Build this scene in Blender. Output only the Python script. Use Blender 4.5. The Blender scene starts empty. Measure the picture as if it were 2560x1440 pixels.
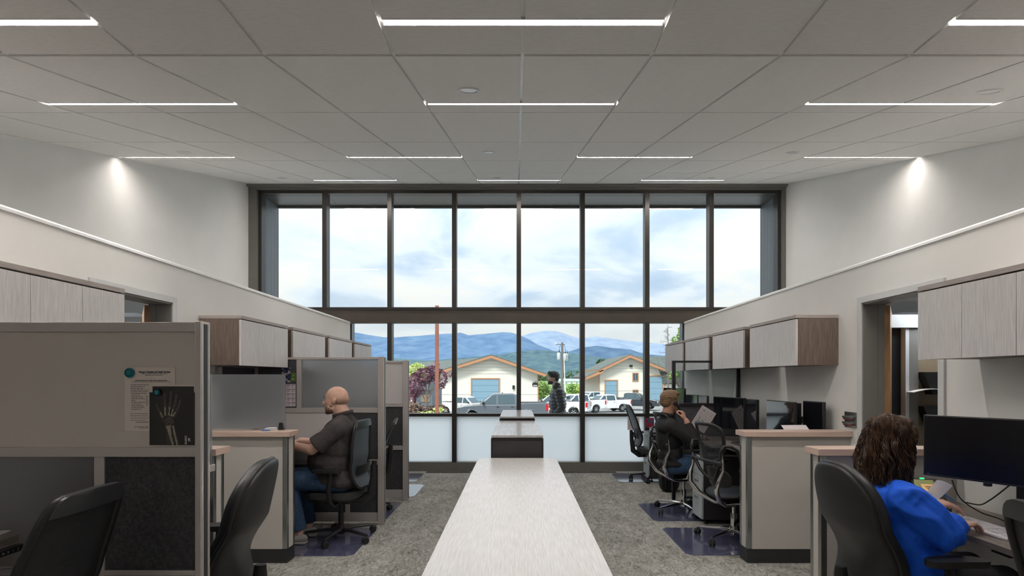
import bpy, bmesh, math, random
from mathutils import Vector, Matrix, Euler, noise
PI = math.pi
R = math.radians
random.seed(7)
SC = bpy.context.scene
COL = SC.collection
# ------------------------------------------------------------------ camera, world, sun, exposure
cam = bpy.data.cameras.new('camera'); cam_ob = bpy.data.objects.new('camera', cam); COL.objects.link(cam_ob)
cam_ob.location = (0, 0, 1.5); cam_ob.rotation_euler = (PI/2, 0, 0)
cam.sensor_width = 36; cam.lens = 36*1385/2560
cam.shift_x = -13/2560; cam.shift_y = 225/2560
cam.clip_start = 0.05; cam.clip_end = 30000
SC.camera = cam_ob
SC.view_settings.view_transform = 'Standard'; SC.view_settings.look = 'None'
SC.view_settings.gamma = 1; SC.view_settings.exposure = 0.0
SC.view_settings.use_curve_mapping = False
LAMP = 152.0          # radiance of the ceiling light strips

def build_world():
    w = bpy.data.worlds.new('overcast_sky'); SC.world = w; w.use_nodes = True
    nt = w.node_tree; nt.nodes.clear(); N = nt.nodes.new; L = nt.links.new
    out = N('ShaderNodeOutputWorld'); bg = N('ShaderNodeBackground')
    tc = N('ShaderNodeTexCoord'); sep = N('ShaderNodeSeparateXYZ'); L(tc.outputs['Generated'], sep.inputs[0])
    zc = N('ShaderNodeMath'); zc.operation = 'ADD'; zc.inputs[1].default_value = 0.28; L(sep.outputs['Z'], zc.inputs[0])
    zm = N('ShaderNodeMath'); zm.operation = 'MAXIMUM'; zm.inputs[1].default_value = 0.08; L(zc.outputs[0], zm.inputs[0])
    dx = N('ShaderNodeMath'); dx.operation = 'DIVIDE'; L(sep.outputs['X'], dx.inputs[0]); L(zm.outputs[0], dx.inputs[1])
    dy = N('ShaderNodeMath'); dy.operation = 'DIVIDE'; L(sep.outputs['Y'], dy.inputs[0]); L(zm.outputs[0], dy.inputs[1])
    cb = N('ShaderNodeCombineXYZ'); L(dx.outputs[0], cb.inputs[0]); L(dy.outputs[0], cb.inputs[1])
    n1 = N('ShaderNodeTexNoise'); n1.inputs['Scale'].default_value = 1.75; n1.inputs['Detail'].default_value = 8
    n1.inputs['Roughness'].default_value = 0.52; n1.inputs['Distortion'].default_value = 0.35; L(cb.outputs[0], n1.inputs['Vector'])
    r1 = N('ShaderNodeValToRGB'); cr = r1.color_ramp
    cr.elements[0].position = 0.34; cr.elements[0].color = (0.52, 0.66, 0.84, 1)
    cr.elements[1].position = 0.60; cr.elements[1].color = (1.02, 0.985, 0.94, 1)
    e = cr.elements.new(0.42); e.color = (0.64, 0.75, 0.90, 1)
    e = cr.elements.new(0.49); e.color = (0.86, 0.92, 0.99, 1)
    L(n1.outputs['Fac'], r1.inputs['Fac'])
    hz = N('ShaderNodeMapRange'); hz.interpolation_type = 'SMOOTHSTEP'; hz.inputs['From Min'].default_value = 0.16; hz.inputs['From Max'].default_value = 0.06
    hz.inputs['To Max'].default_value = 0.75; L(sep.outputs['Z'], hz.inputs['Value'])
    hm = N('ShaderNodeMixRGB'); hm.inputs[2].default_value = (1.0, 0.985, 0.955, 1); L(hz.outputs[0], hm.inputs[0]); L(r1.outputs[0], hm.inputs[1])
    mz = N('ShaderNodeMath'); mz.operation = 'MAXIMUM'; mz.inputs[1].default_value = 0.0; L(sep.outputs['Z'], mz.inputs[0])
    ov = N('ShaderNodeMath'); ov.operation = 'MULTIPLY_ADD'; ov.inputs[1].default_value = 1.5; ov.inputs[2].default_value = 0.92; L(mz.outputs[0], ov.inputs[0])   # overcast skies brighten towards the zenith
    L(ov.outputs[0], bg.inputs['Strength'])
    L(hm.outputs[0], bg.inputs['Color']); L(bg.outputs[0], out.inputs['Surface'])
build_world()
sun = bpy.data.lights.new('sun', 'SUN'); sun.energy = 4.0; sun.angle = R(12); sun.color = (1, 0.96, 0.9)
sun_ob = bpy.data.objects.new('sun', sun); COL.objects.link(sun_ob)
sun_ob.rotation_euler = (R(38), 0, R(-24)); sun_ob.location = (0, -20, 40)

# ------------------------------------------------------------------ materials
MATS = {}
def mat(name, col, rough=0.6, metal=0.0, var=0.0, scale=8.0, stretch=(1, 1, 1), bump=0.0, col2=None, spec=None, detail=4,
        trans=0.0, emit=None, estr=0.0, sheen=0.0, coat=0.0, lo=0.35, hi=0.65):
    if name in MATS: return MATS[name]
    m = bpy.data.materials.new(name); m.use_nodes = True
    nt = m.node_tree; b = nt.nodes['Principled BSDF']; N = nt.nodes.new; L = nt.links.new
    c = (*col, 1)
    b.inputs['Base Color'].default_value = c; b.inputs['Roughness'].default_value = rough; b.inputs['Metallic'].default_value = metal
    if spec is not None: b.inputs['Specular IOR Level'].default_value = spec
    if sheen: b.inputs['Sheen Weight'].default_value = sheen
    if coat: b.inputs['Coat Weight'].default_value = coat; b.inputs['Coat Roughness'].default_value = 0.08
    if emit: b.inputs['Emission Color'].default_value = (*emit, 1); b.inputs['Emission Strength'].default_value = estr
    if var or bump or col2:
        tc = N('ShaderNodeTexCoord'); mp = N('ShaderNodeMapping'); L(tc.outputs['Object'], mp.inputs[0])
        mp.inputs['Scale'].default_value = stretch
        n = N('ShaderNodeTexNoise'); n.inputs['Scale'].default_value = scale; n.inputs['Detail'].default_value = detail
        n.inputs['Roughness'].default_value = 0.6
        L(mp.outputs[0], n.inputs['Vector'])
        r = N('ShaderNodeValToRGB'); r.color_ramp.elements[0].position = lo; r.color_ramp.elements[1].position = hi
        if col2: a, d = col, col2
        else: a = tuple(x*(1-var) for x in col); d = tuple(min(1, x*(1+var)) for x in col)
        r.color_ramp.elements[0].color = (*a, 1); r.color_ramp.elements[1].color = (*d, 1)
        L(n.outputs['Fac'], r.inputs['Fac']); L(r.outputs[0], b.inputs['Base Color'])
        if bump:
            bp = N('ShaderNodeBump'); bp.inputs['Strength'].default_value = bump; bp.inputs['Distance'].default_value = 0.004
            L(n.outputs['Fac'], bp.inputs['Height']); L(bp.outputs[0], b.inputs['Normal'])
    MATS[name] = m
    return m
def glass_mat(name, tint=(0.9, 0.95, 0.95), rough=0.0, ior=1.45):
    m = bpy.data.materials.new(name); m.use_nodes = True
    nt = m.node_tree; nt.nodes.clear(); N = nt.nodes.new; L = nt.links.new
    o = N('ShaderNodeOutputMaterial'); mx = N('ShaderNodeMixShader'); t = N('ShaderNodeBsdfTransparent'); g = N('ShaderNodeBsdfGlossy')
    f = N('ShaderNodeFresnel'); f.inputs['IOR'].default_value = ior
    t.inputs[0].default_value = (*tint, 1); g.inputs['Roughness'].default_value = rough
    L(f.outputs[0], mx.inputs[0]); L(t.outputs[0], mx.inputs[1]); L(g.outputs[0], mx.inputs[2]); L(mx.outputs[0], o.inputs[0])
    MATS[name] = m
    return m
def frost_mat(name, col=(0.9, 0.95, 0.96), thru=0.6, clear=0.0):
    m = bpy.data.materials.new(name); m.use_nodes = True
    nt = m.node_tree; nt.nodes.clear(); N = nt.nodes.new; L = nt.links.new
    o = N('ShaderNodeOutputMaterial'); mx = N('ShaderNodeMixShader'); t = N('ShaderNodeBsdfTranslucent'); p = N('ShaderNodeBsdfPrincipled')
    t.inputs[0].default_value = (*col, 1); p.inputs['Base Color'].default_value = (*[c*0.92 for c in col], 1); p.inputs['Roughness'].default_value = 0.35
    n = N('ShaderNodeTexNoise'); n.inputs['Scale'].default_value = 400
    bp = N('ShaderNodeBump'); bp.inputs['Strength'].default_value = 0.08; L(n.outputs['Fac'], bp.inputs['Height']); L(bp.outputs[0], p.inputs['Normal'])
    mx.inputs[0].default_value = thru
    L(p.outputs[0], mx.inputs[1]); L(t.outputs[0], mx.inputs[2])
    if clear:
        m2 = N('ShaderNodeMixShader'); tr = N('ShaderNodeBsdfTransparent'); m2.inputs[0].default_value = clear
        L(mx.outputs[0], m2.inputs[1]); L(tr.outputs[0], m2.inputs[2]); L(m2.outputs[0], o.inputs[0])
    else: L(mx.outputs[0], o.inputs[0])
    MATS[name] = m
    return m
def frost_glass(name, col=(0.8, 0.84, 0.87), rough=0.5, mix=0.72, base=(0.45, 0.47, 0.50)):
    m = bpy.data.materials.new(name); m.use_nodes = True
    nt = m.node_tree; nt.nodes.clear(); N = nt.nodes.new; L = nt.links.new
    o = N('ShaderNodeOutputMaterial'); mx = N('ShaderNodeMixShader'); t = N('ShaderNodeBsdfRefraction'); p = N('ShaderNodeBsdfPrincipled')
    t.inputs['Color'].default_value = (*col, 1); t.inputs['Roughness'].default_value = rough; t.inputs['IOR'].default_value = 1.25
    p.inputs['Base Color'].default_value = (*base, 1); p.inputs['Roughness'].default_value = 0.4
    n = N('ShaderNodeTexNoise'); n.inputs['Scale'].default_value = 300
    bp = N('ShaderNodeBump'); bp.inputs['Strength'].default_value = 0.05; L(n.outputs['Fac'], bp.inputs['Height']); L(bp.outputs[0], p.inputs['Normal'])
    mx.inputs[0].default_value = mix; L(p.outputs[0], mx.inputs[1]); L(t.outputs[0], mx.inputs[2]); L(mx.outputs[0], o.inputs[0])
    MATS[name] = m
    return m
def mesh_fabric(name, col=(0.02, 0.021, 0.023), scale=220.0, hole=0.35):
    m = bpy.data.materials.new(name); m.use_nodes = True
    nt = m.node_tree; b = nt.nodes['Principled BSDF']; N = nt.nodes.new; L = nt.links.new
    b.inputs['Base Color'].default_value = (*col, 1); b.inputs['Roughness'].default_value = 0.55
    o = nt.nodes['Material Output']; mx = N('ShaderNodeMixShader'); t = N('ShaderNodeBsdfTransparent')
    tc = N('ShaderNodeTexCoord'); ck = N('ShaderNodeTexBrick'); ck.inputs['Scale'].default_value = scale
    ck.inputs['Color1'].default_value = (hole, hole, hole, 1); ck.inputs['Color2'].default_value = (hole, hole, hole, 1); ck.inputs['Mortar'].default_value = (0, 0, 0, 1)
    ck.inputs['Mortar Size'].default_value = 0.06
    mp = N('ShaderNodeMapping'); mp.inputs['Rotation'].default_value = (R(90), 0, R(90)); L(tc.outputs['Object'], mp.inputs[0]); L(mp.outputs[0], ck.inputs['Vector'])
    L(ck.outputs['Color'], mx.inputs[0]); L(b.outputs[0], mx.inputs[1]); L(t.outputs[0], mx.inputs[2]); L(mx.outputs[0], o.inputs[0])
    MATS[name] = m
    return m
M = MATS
mat('wall_paint', (0.87, 0.87, 0.86), 0.85, var=0.012, scale=3, bump=0.03)
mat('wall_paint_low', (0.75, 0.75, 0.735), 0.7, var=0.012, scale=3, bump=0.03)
mat('ledge_cap', (0.85, 0.86, 0.86), 0.45, var=0.01)
mat('tile_face', (0.74, 0.735, 0.72), 0.92, var=0.035, scale=55, stretch=(0.35, 1.6, 1), bump=0.15, detail=6)
mat('grid_tee', (0.86, 0.87, 0.88), 0.22, var=0.01)
mat('plenum', (0.05, 0.05, 0.05), 0.9, var=0.05)
mat('strip_light', (1, 1, 1), 0.5, emit=(1.0, 0.925, 0.85), estr=LAMP)
mat('strip_light_dimmed', (1, 1, 1), 0.5, emit=(1.0, 0.925, 0.85), estr=LAMP*0.4)
mat('bronze_frame', (0.045, 0.041, 0.038), 0.38, metal=0.35, var=0.06, scale=20)
mat('beam_bronze', (0.085, 0.072, 0.060), 0.5, metal=0.2, var=0.05, scale=6)
mat('grey_jamb', (0.20, 0.195, 0.18), 0.5, metal=0.2, var=0.03, scale=6)
mat('fin_cladding', (0.13, 0.14, 0.155), 0.5, metal=0.3, var=0.08, scale=30, stretch=(6, 6, 0.4))
mat('wood_light', (0.57, 0.545, 0.545), 0.38, scale=14, stretch=(9, 9, 0.55), col2=(0.71, 0.685, 0.685), bump=0.03, detail=6)
mat('wood_dark', (0.115, 0.082, 0.066), 0.45, scale=14, stretch=(9, 9, 0.5), col2=(0.20, 0.15, 0.122), bump=0.04, detail=6)
mat('wood_cap', (0.36, 0.315, 0.295), 0.42, scale=14, stretch=(0.5, 0.5, 9), col2=(0.45, 0.40, 0.375), detail=6)
mat('table_wood', (0.60, 0.585, 0.585), 0.26, scale=11, stretch=(14, 0.6, 1), col2=(0.73, 0.72, 0.725), bump=0.03, detail=7)
mat('desk_wood', (0.135, 0.112, 0.098), 0.4, scale=11, stretch=(14, 0.5, 8), col2=(0.23, 0.20, 0.18), bump=0.04, detail=7)
mat('file_top', (0.40, 0.385, 0.375), 0.22, scale=8, stretch=(8, 0.5, 1), col2=(0.50, 0.485, 0.475))
mat('black_steel', (0.012, 0.012, 0.014), 0.45, var=0.1)
mat('dark_laminate', (0.028, 0.026, 0.027), 0.5, var=0.1)
mat('alu', (0.54, 0.50, 0.485), 0.38, metal=0.3, var=0.03, scale=4)
mat('alu_bright', (0.72, 0.72, 0.74), 0.25, metal=0.8, var=0.02)
mat('felt', (0.030, 0.030, 0.034), 0.95, scale=90, col2=(0.062, 0.062, 0.068), bump=0.3, detail=8)
mat('slate_board', (0.062, 0.062, 0.075), 0.8, var=0.05, scale=60)
mat('whiteboard', (0.62, 0.575, 0.535), 0.18, var=0.01)
mat('pale_board', (0.60, 0.565, 0.57), 0.35, var=0.01)
mat('counter_front', (0.50, 0.475, 0.445), 0.6, var=0.02, scale=3)
mat('counter_top', (0.60, 0.45, 0.375), 0.3, var=0.02, scale=5)
mat('toe_kick', (0.022, 0.024, 0.025), 0.5, var=0.05)
mat('steel_trim', (0.35, 0.36, 0.35), 0.22, metal=0.9, var=0.05)
mat('black_plastic', (0.013, 0.013, 0.014), 0.42, var=0.08, scale=40)
mat('black_leather', (0.012, 0.013, 0.015), 0.40, var=0.1, scale=120, bump=0.06)
mat('black_rubber', (0.01, 0.01, 0.01), 0.6, var=0.1)
mat('blue_grey_fabric', (0.045, 0.06, 0.075), 0.6, var=0.08, scale=60)
mat('grey_fabric', (0.025, 0.026, 0.029), 0.75, var=0.1, scale=80, bump=0.1)
mat('chrome', (0.78, 0.76, 0.74), 0.12, metal=1.0, var=0.01)
mat('chair_mat', (0.095, 0.10, 0.18), 0.16, var=0.10, scale=3, coat=0.9, spec=0.8)
mat('screen', (0.006, 0.007, 0.010), 0.04, spec=1.0, coat=1.0, var=0.02)
mat('screen_matte', (0.004, 0.004, 0.005), 0.3, spec=0.35, var=0.02)
mat('paper', (0.72, 0.66, 0.68), 0.7, var=0.01)
mat('paper_cream', (0.76, 0.68, 0.63), 0.7, var=0.01)
mat('ink', (0.05, 0.05, 0.06), 0.7, var=0.02)
mat('white_plastic', (0.72, 0.70, 0.74), 0.35, var=0.01)
mat('cabinet_front', (0.42, 0.47, 0.49), 0.35, var=0.02)
mat('door_wood', (0.235, 0.12, 0.05), 0.35, scale=7, stretch=(5, 5, 0.5), col2=(0.37, 0.205, 0.095), detail=6, bump=0.02)
mat('door_frame_grey', (0.21, 0.20, 0.185), 0.45, var=0.02)
mat('casing_white', (0.62, 0.63, 0.635), 0.4, var=0.02)
mat('tan_panel', (0.27, 0.20, 0.13), 0.5, var=0.04)
mat('yellow_note', (0.85, 0.55, 0.22), 0.7, var=0.02)
mat('teal_magnet', (0.0, 0.16, 0.21), 0.3, var=0.1)
glass_mat('window_glass', (0.93, 0.965, 0.97))
glass_mat('clear_screen', (0.90, 0.93, 0.93))
frost_mat('frosted_film', (0.93, 0.975, 0.985), 0.8)
frost_glass('frosted_panel')
frost_glass('frosted_panel_dark', (0.6, 0.61, 0.62), 0.5, 0.6, (0.14, 0.14, 0.145))
mesh_fabric('chair_mesh')
def sheer(name, col, thru):
    m = bpy.data.materials.new(name); m.use_nodes = True
    nt = m.node_tree; b = nt.nodes['Principled BSDF']; N = nt.nodes.new; L = nt.links.new
    b.inputs['Base Color'].default_value = (*col, 1); b.inputs['Roughness'].default_value = 0.5
    mx = N('ShaderNodeMixShader'); t = N('ShaderNodeBsdfTransparent'); n = N('ShaderNodeTexNoise'); n.inputs['Scale'].default_value = 30
    mr = N('ShaderNodeMapRange'); mr.inputs['To Min'].default_value = thru-0.05; mr.inputs['To Max'].default_value = thru+0.05; L(n.outputs['Fac'], mr.inputs['Value'])
    L(mr.outputs[0], mx.inputs[0]); L(b.outputs[0], mx.inputs[1]); L(t.outputs[0], mx.inputs[2]); L(mx.outputs[0], nt.nodes['Material Output'].inputs[0]); MATS[name] = m
sheer('ergo_mesh', (0.04, 0.046, 0.055), 0.62); sheer('chair_mesh_far', (0.075, 0.09, 0.105), 0.10)
mat('rail_plastic', (0.03, 0.033, 0.037), 0.3, var=0.05)

def carpet():
    m = bpy.data.materials.new('carpet'); m.use_nodes = True
    nt = m.node_tree; b = nt.nodes['Principled BSDF']; N = nt.nodes.new; L = nt.links.new
    tc = N('ShaderNodeTexCoord'); mp = N('ShaderNodeMapping'); mp.inputs['Scale'].default_value = (1.6, 0.75, 1); L(tc.outputs['Object'], mp.inputs[0])
    n1 = N('ShaderNodeTexNoise'); n1.inputs['Scale'].default_value = 16; n1.inputs['Detail'].default_value = 8; n1.inputs['Roughness'].default_value = 0.75; n1.inputs['Distortion'].default_value = 1.6
    L(mp.outputs[0], n1.inputs['Vector'])
    n2 = N('ShaderNodeTexNoise'); n2.inputs['Scale'].default_value = 3.0; n2.inputs['Detail'].default_value = 3; L(mp.outputs[0], n2.inputs['Vector'])
    n3 = N('ShaderNodeTexNoise'); n3.inputs['Scale'].default_value = 260; n3.inputs['Detail'].default_value = 2; L(tc.outputs['Object'], n3.inputs['Vector'])
    a = N('ShaderNodeMath'); a.operation = 'MULTIPLY_ADD'; a.inputs[1].default_value = 0.25; L(n2.outputs['Fac'], a.inputs[0]); L(n1.outputs['Fac'], a.inputs[2])
    a2 = N('ShaderNodeMath'); a2.operation = 'MULTIPLY_ADD'; a2.inputs[1].default_value = 0.22; L(n3.outputs['Fac'], a2.inputs[0]); L(a.outputs[0], a2.inputs[2])
    r = N('ShaderNodeValToRGB'); r.color_ramp.elements[0].position = 0.58; r.color_ramp.elements[1].position = 0.86
    r.color_ramp.elements[0].color = (0.10, 0.098, 0.088, 1); r.color_ramp.elements[1].color = (0.43, 0.42, 0.39, 1)
    L(a2.outputs[0], r.inputs['Fac']); L(r.outputs[0], b.inputs['Base Color']); b.inputs['Roughness'].default_value = 0.95
    bp = N('ShaderNodeBump'); bp.inputs['Strength'].default_value = 0.5; bp.inputs['Distance'].default_value = 0.006
    L(a2.outputs[0], bp.inputs['Height']); L(bp.outputs[0], b.inputs['Normal'])
    M['carpet'] = m
carpet()

# ------------------------------------------------------------------ mesh helpers
def P(px, py, d):
    return Vector(((px-1293)/1385*d, d, 1.5-(py-945)/1385*d))
class MB:
    def __init__(s): s.v = []; s.f = []
    def add(s, vs, fs):
        o = len(s.v); s.v += [tuple(v) for v in vs]; s.f += [tuple(i+o for i in f) for f in fs]; return s
    def box(s, x0, x1, y0, y1, z0, z1):
        x0, x1 = min(x0, x1), max(x0, x1); y0, y1 = min(y0, y1), max(y0, y1); z0, z1 = min(z0, z1), max(z0, z1)
        return s.add([(x0,y0,z0),(x1,y0,z0),(x1,y1,z0),(x0,y1,z0),(x0,y0,z1),(x1,y0,z1),(x1,y1,z1),(x0,y1,z1)],
                     [(0,3,2,1),(4,5,6,7),(0,1,5,4),(1,2,6,5),(2,3,7,6),(3,0,4,7)])
    def obox(s, c, size, rot=None):
        m = (rot.to_matrix() if isinstance(rot, Euler) else rot) if rot is not None else Matrix.Identity(3)
        a, b, d = size[0]/2, size[1]/2, size[2]/2; c = Vector(c)
        vs = [c + m @ Vector(p) for p in [(-a,-b,-d),(a,-b,-d),(a,b,-d),(-a,b,-d),(-a,-b,d),(a,-b,d),(a,b,d),(-a,b,d)]]
        return s.add(vs, [(0,3,2,1),(4,5,6,7),(0,1,5,4),(1,2,6,5),(2,3,7,6),(3,0,4,7)])
    def prism(s, poly, axis, a, b):
        # poly: 2D points counter-clockwise in the plane of the two other axes (in xyz order); extruded along axis a..b
        n = len(poly)
        def mk(p, t):
            if axis == 'x': return (t, p[0], p[1])
            if axis == 'y': return (p[0], t, p[1])
            return (p[0], p[1], t)
        vs = [mk(p, a) for p in poly] + [mk(p, b) for p in poly]
        fs = [tuple(range(n))[::-1], tuple(range(n, 2*n))] + [(i, (i+1) % n, n+(i+1) % n, n+i) for i in range(n)]
        return s.add(vs, fs)
    def tube(s, pts, r, n=8, closed=False, caps=True, flat=1.0, up=None):
        pts = [Vector(p) for p in pts]; k = len(pts)
        rr = [r]*k if not isinstance(r, (list, tuple)) else r
        base = len(s.v); T = []
        for i in range(k):
            if closed: t = pts[(i+1) % k]-pts[i-1]
            else: t = pts[min(i+1, k-1)]-pts[max(i-1, 0)]
            T.append(t.normalized() if t.length > 1e-9 else Vector((0,0,1)))
        u = Vector(up) if up else (Vector((0,0,1)) if abs(T[0].z) < 0.9 else Vector((1,0,0)))
        for i in range(k):
            t = T[i]; u = (u - t*u.dot(t))
            if u.length < 1e-6: u = t.orthogonal()
            u.normalize(); w = t.cross(u)
            for j in range(n):
                a = 2*PI*j/n
                s.v.append(tuple(pts[i] + (u*math.cos(a)*flat + w*math.sin(a))*rr[i]))
        for i in range(k if closed else k-1):
            for j in range(n):
                i2 = (i+1) % k
                s.f.append((base+i*n+j, base+i*n+(j+1) % n, base+i2*n+(j+1) % n, base+i2*n+j))
        if caps and not closed:
            s.f.append(tuple(base+j for j in range(n))[::-1]); s.f.append(tuple(base+(k-1)*n+j for j in range(n)))
        return s
    def lathe(s, prof, n=20, c=(0,0,0), axis='z'):
        base = len(s.v); k = len(prof)
        for (r, z) in prof:
            for j in range(n):
                a = 2*PI*j/n; p = (r*math.cos(a), r*math.sin(a), z)
                if axis == 'y': p = (p[0], p[2], -p[1])
                if axis == 'x': p = (p[2], p[0], p[1])
                s.v.append((p[0]+c[0], p[1]+c[1], p[2]+c[2]))
        for i in range(k-1):
            for j in range(n):
                s.f.append((base+i*n+j, base+i*n+(j+1) % n, base+(i+1)*n+(j+1) % n, base+(i+1)*n+j))
        s.f.append(tuple(base+j for j in range(n))[::-1]); s.f.append(tuple(base+(k-1)*n+j for j in range(n)))
        return s
    def ell(s, c, r, rot=None, nu=16, nv=10):
        c = Vector(c); r = (r, r, r) if not isinstance(r, (tuple, list)) else r
        m = (rot.to_matrix() if isinstance(rot, Euler) else rot) if rot is not None else Matrix.Identity(3)
        vs = [c + m @ Vector((0, 0, -r[2]))]
        for i in range(1, nv):
            ph = -PI/2 + PI*i/nv
            for j in range(nu):
                th = 2*PI*j/nu
                vs.append(c + m @ Vector((r[0]*math.cos(ph)*math.cos(th), r[1]*math.cos(ph)*math.sin(th), r[2]*math.sin(ph))))
        vs.append(c + m @ Vector((0, 0, r[2])))
        fs = [(0, 1+(j+1) % nu, 1+j) for j in range(nu)]
        for i in range(nv-2):
            for j in range(nu):
                a = 1+i*nu
                fs.append((a+j, a+(j+1) % nu, a+nu+(j+1) % nu, a+nu+j))
        t = len(vs)-1; a = 1+(nv-2)*nu
        fs += [(a+j, a+(j+1) % nu, t) for j in range(nu)]
        return s.add(vs, fs)
    def cap(s, p, q, r0, r1, n=14):
        # tapered capsule
        p, q = Vector(p), Vector(q); d = q-p; L = d.length
        if L < 1e-6: return s.ell(p, r0, nu=n)
        t = d/L; pts = []; rs = []
        for a in (80, 55, 30): pts.append(p - t*r0*math.sin(R(a))); rs.append(r0*math.cos(R(a)))
        pts.append(p); rs.append(r0); pts.append(q); rs.append(r1)
        for a in (30, 55, 80): pts.append(q + t*r1*math.sin(R(a))); rs.append(r1*math.cos(R(a)))
        return s.tube(pts, rs, n)
    def chain(s, pts, rs, n=14):
        for i in range(len(pts)-1): s.cap(pts[i], pts[i+1], rs[i], rs[i+1], n)
        return s
    def surf(s, fn, nu, nv, th=0.02, axis=None):
        # closed slab: fn(u,v) -> Vector ; offset by th along axis (or the normal)
        g = [[Vector(fn(i/nu, j/nv)) for i in range(nu+1)] for j in range(nv+1)]
        base = len(s.v); W = nu+1
        def nrm(j, i):
            a = g[j][min(i+1, nu)]-g[j][max(i-1, 0)]; b = g[min(j+1, nv)][i]-g[max(j-1, 0)][i]
            n = a.cross(b); return n.normalized() if n.length > 1e-9 else Vector((1,0,0))
        top = []
        for j in range(nv+1):
            for i in range(nu+1): s.v.append(tuple(g[j][i]))
        for j in range(nv+1):
            for i in range(nu+1):
                t = th(i/nu, j/nv) if callable(th) else th
                d = Vector(axis) if axis else nrm(j, i)
                s.v.append(tuple(g[j][i] + d*t))
        K = W*(nv+1)
        for j in range(nv):
            for i in range(nu):
                a = base+j*W+i
                s.f.append((a, a+W, a+W+1, a+1)); s.f.append((a+K, a+K+1, a+K+W+1, a+K+W))
        for i in range(nu):
            a = base+i; s.f.append((a, a+1, a+K+1, a+K)); a = base+nv*W+i; s.f.append((a, a+K, a+K+1, a+1))
        for j in range(nv):
            a = base+j*W; s.f.append((a, a+K, a+K+W, a+W)); a = base+j*W+nu; s.f.append((a, a+W, a+K+W, a+K))
        return s
    def xf(s, m):
        s.v = [tuple(m @ Vector(v)) for v in s.v]; return s
    def mesh(s, name, m=None, smooth=35):
        me = bpy.data.meshes.new(name); me.from_pydata(s.v, [], s.f); me.update()
        if m is not None:
            for x in (m if isinstance(m, (list, tuple)) else [m]): me.materials.append(M[x] if isinstance(x, str) else x)
        if smooth:
            me.polygons.foreach_set('use_smooth', [True]*len(me.polygons)); me.set_sharp_from_angle(angle=R(smooth))
        return me
    def build(s, name, m=None, parent=None, loc=None, rot=None, smooth=35, bevel=0, seg=2):
        return link(name, s.mesh(name, m, smooth), parent, loc, rot, bevel, seg)
def link(name, me, parent=None, loc=None, rot=None, bevel=0, seg=2):
    o = bpy.data.objects.new(name, me); COL.objects.link(o)
    if parent: o.parent = parent
    if loc is not None: o.location = loc
    if rot is not None: o.rotation_euler = rot
    if bevel:
        b = o.modifiers.new('bevel', 'BEVEL'); b.width = bevel; b.segments = seg; b.limit_method = 'ANGLE'; b.angle_limit = R(40)
        b.harden_normals = False
    return o
def bx(*a): return MB().box(*a)
def tag(o, label=None, cat=None, group=None, kind=None):
    if label: o['label'] = label
    if cat: o['category'] = cat
    if group: o['group'] = group
    if kind: o['kind'] = kind
    return o
def thing(name, label=None, cat=None, loc=(0,0,0), rz=0, group=None, kind=None):
    o = bpy.data.objects.new(name, None); COL.objects.link(o); o.location = loc; o.rotation_euler = (0, 0, rz); o.empty_display_size = 0.1
    return tag(o, label, cat, group, kind)
def copy_tree(o, parent=None):
    c = o.copy(); COL.objects.link(c)
    if parent: c.parent = parent
    for ch in list(o.children): copy_tree(ch, c)
    return c
def apply_mods(o):
    dg = bpy.context.evaluated_depsgraph_get(); e = o.evaluated_get(dg)
    me = bpy.data.meshes.new_from_object(e); o.modifiers.clear(); old = o.data; o.data = me
    return o
def organic(name, mb, voxel, m, parent=None, smooth=3, disp=None, loc=None):
    me = mb.mesh(name, m, 0); o = link(name, me, parent, loc)
    r = o.modifiers.new('r', 'REMESH'); r.mode = 'VOXEL'; r.voxel_size = voxel
    if smooth:
        s = o.modifiers.new('s', 'SMOOTH'); s.factor = 0.5; s.iterations = smooth
    apply_mods(o); me = o.data
    if not me.materials: me.materials.append(M[m] if isinstance(m, str) else m)
    if disp:
        ns = [v.normal.copy() for v in me.vertices]
        for v, nn in zip(me.vertices, ns): v.co += nn*disp(v.co)
    me.polygons.foreach_set('use_smooth', [True]*len(me.polygons)); me.update()
    return o
def text_mesh(s, size, m, name='lettering', parent=None, loc=(0,0,0), rot=(0,0,0), ext=0.0, align='LEFT', bold=0.0):
    c = bpy.data.curves.new('t', 'FONT'); c.body = s; c.size = size; c.extrude = ext; c.align_x = align; c.offset = bold; c.resolution_u = 3
    o = bpy.data.objects.new('t', c); COL.objects.link(o)
    dg = bpy.context.evaluated_depsgraph_get(); me = bpy.data.meshes.new_from_object(o.evaluated_get(dg))
    bpy.data.objects.remove(o); bpy.data.curves.remove(c); me.materials.clear(); me.materials.append(M[m])
    return link(name, me, parent, loc, rot)
# ------------------------------------------------------------------ the setting
W = 0.61; XC = 0.025; YK = 2.616; DY = 1.183; SL = 0.299/DY       # tile width, grid centre, kink depth, row depth, rise
ZF = 1.5 + 2.498*W
WD = 8.95                                                           # window wall depth
def ceil_z(y): return ZF if y <= YK else ZF + (y-YK)*SL
fl = bx(-6.5, 6.5, -4.5, WD+0.25, -0.12, 0).build('floor', 'carpet'); tag(fl, kind='structure')
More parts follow.
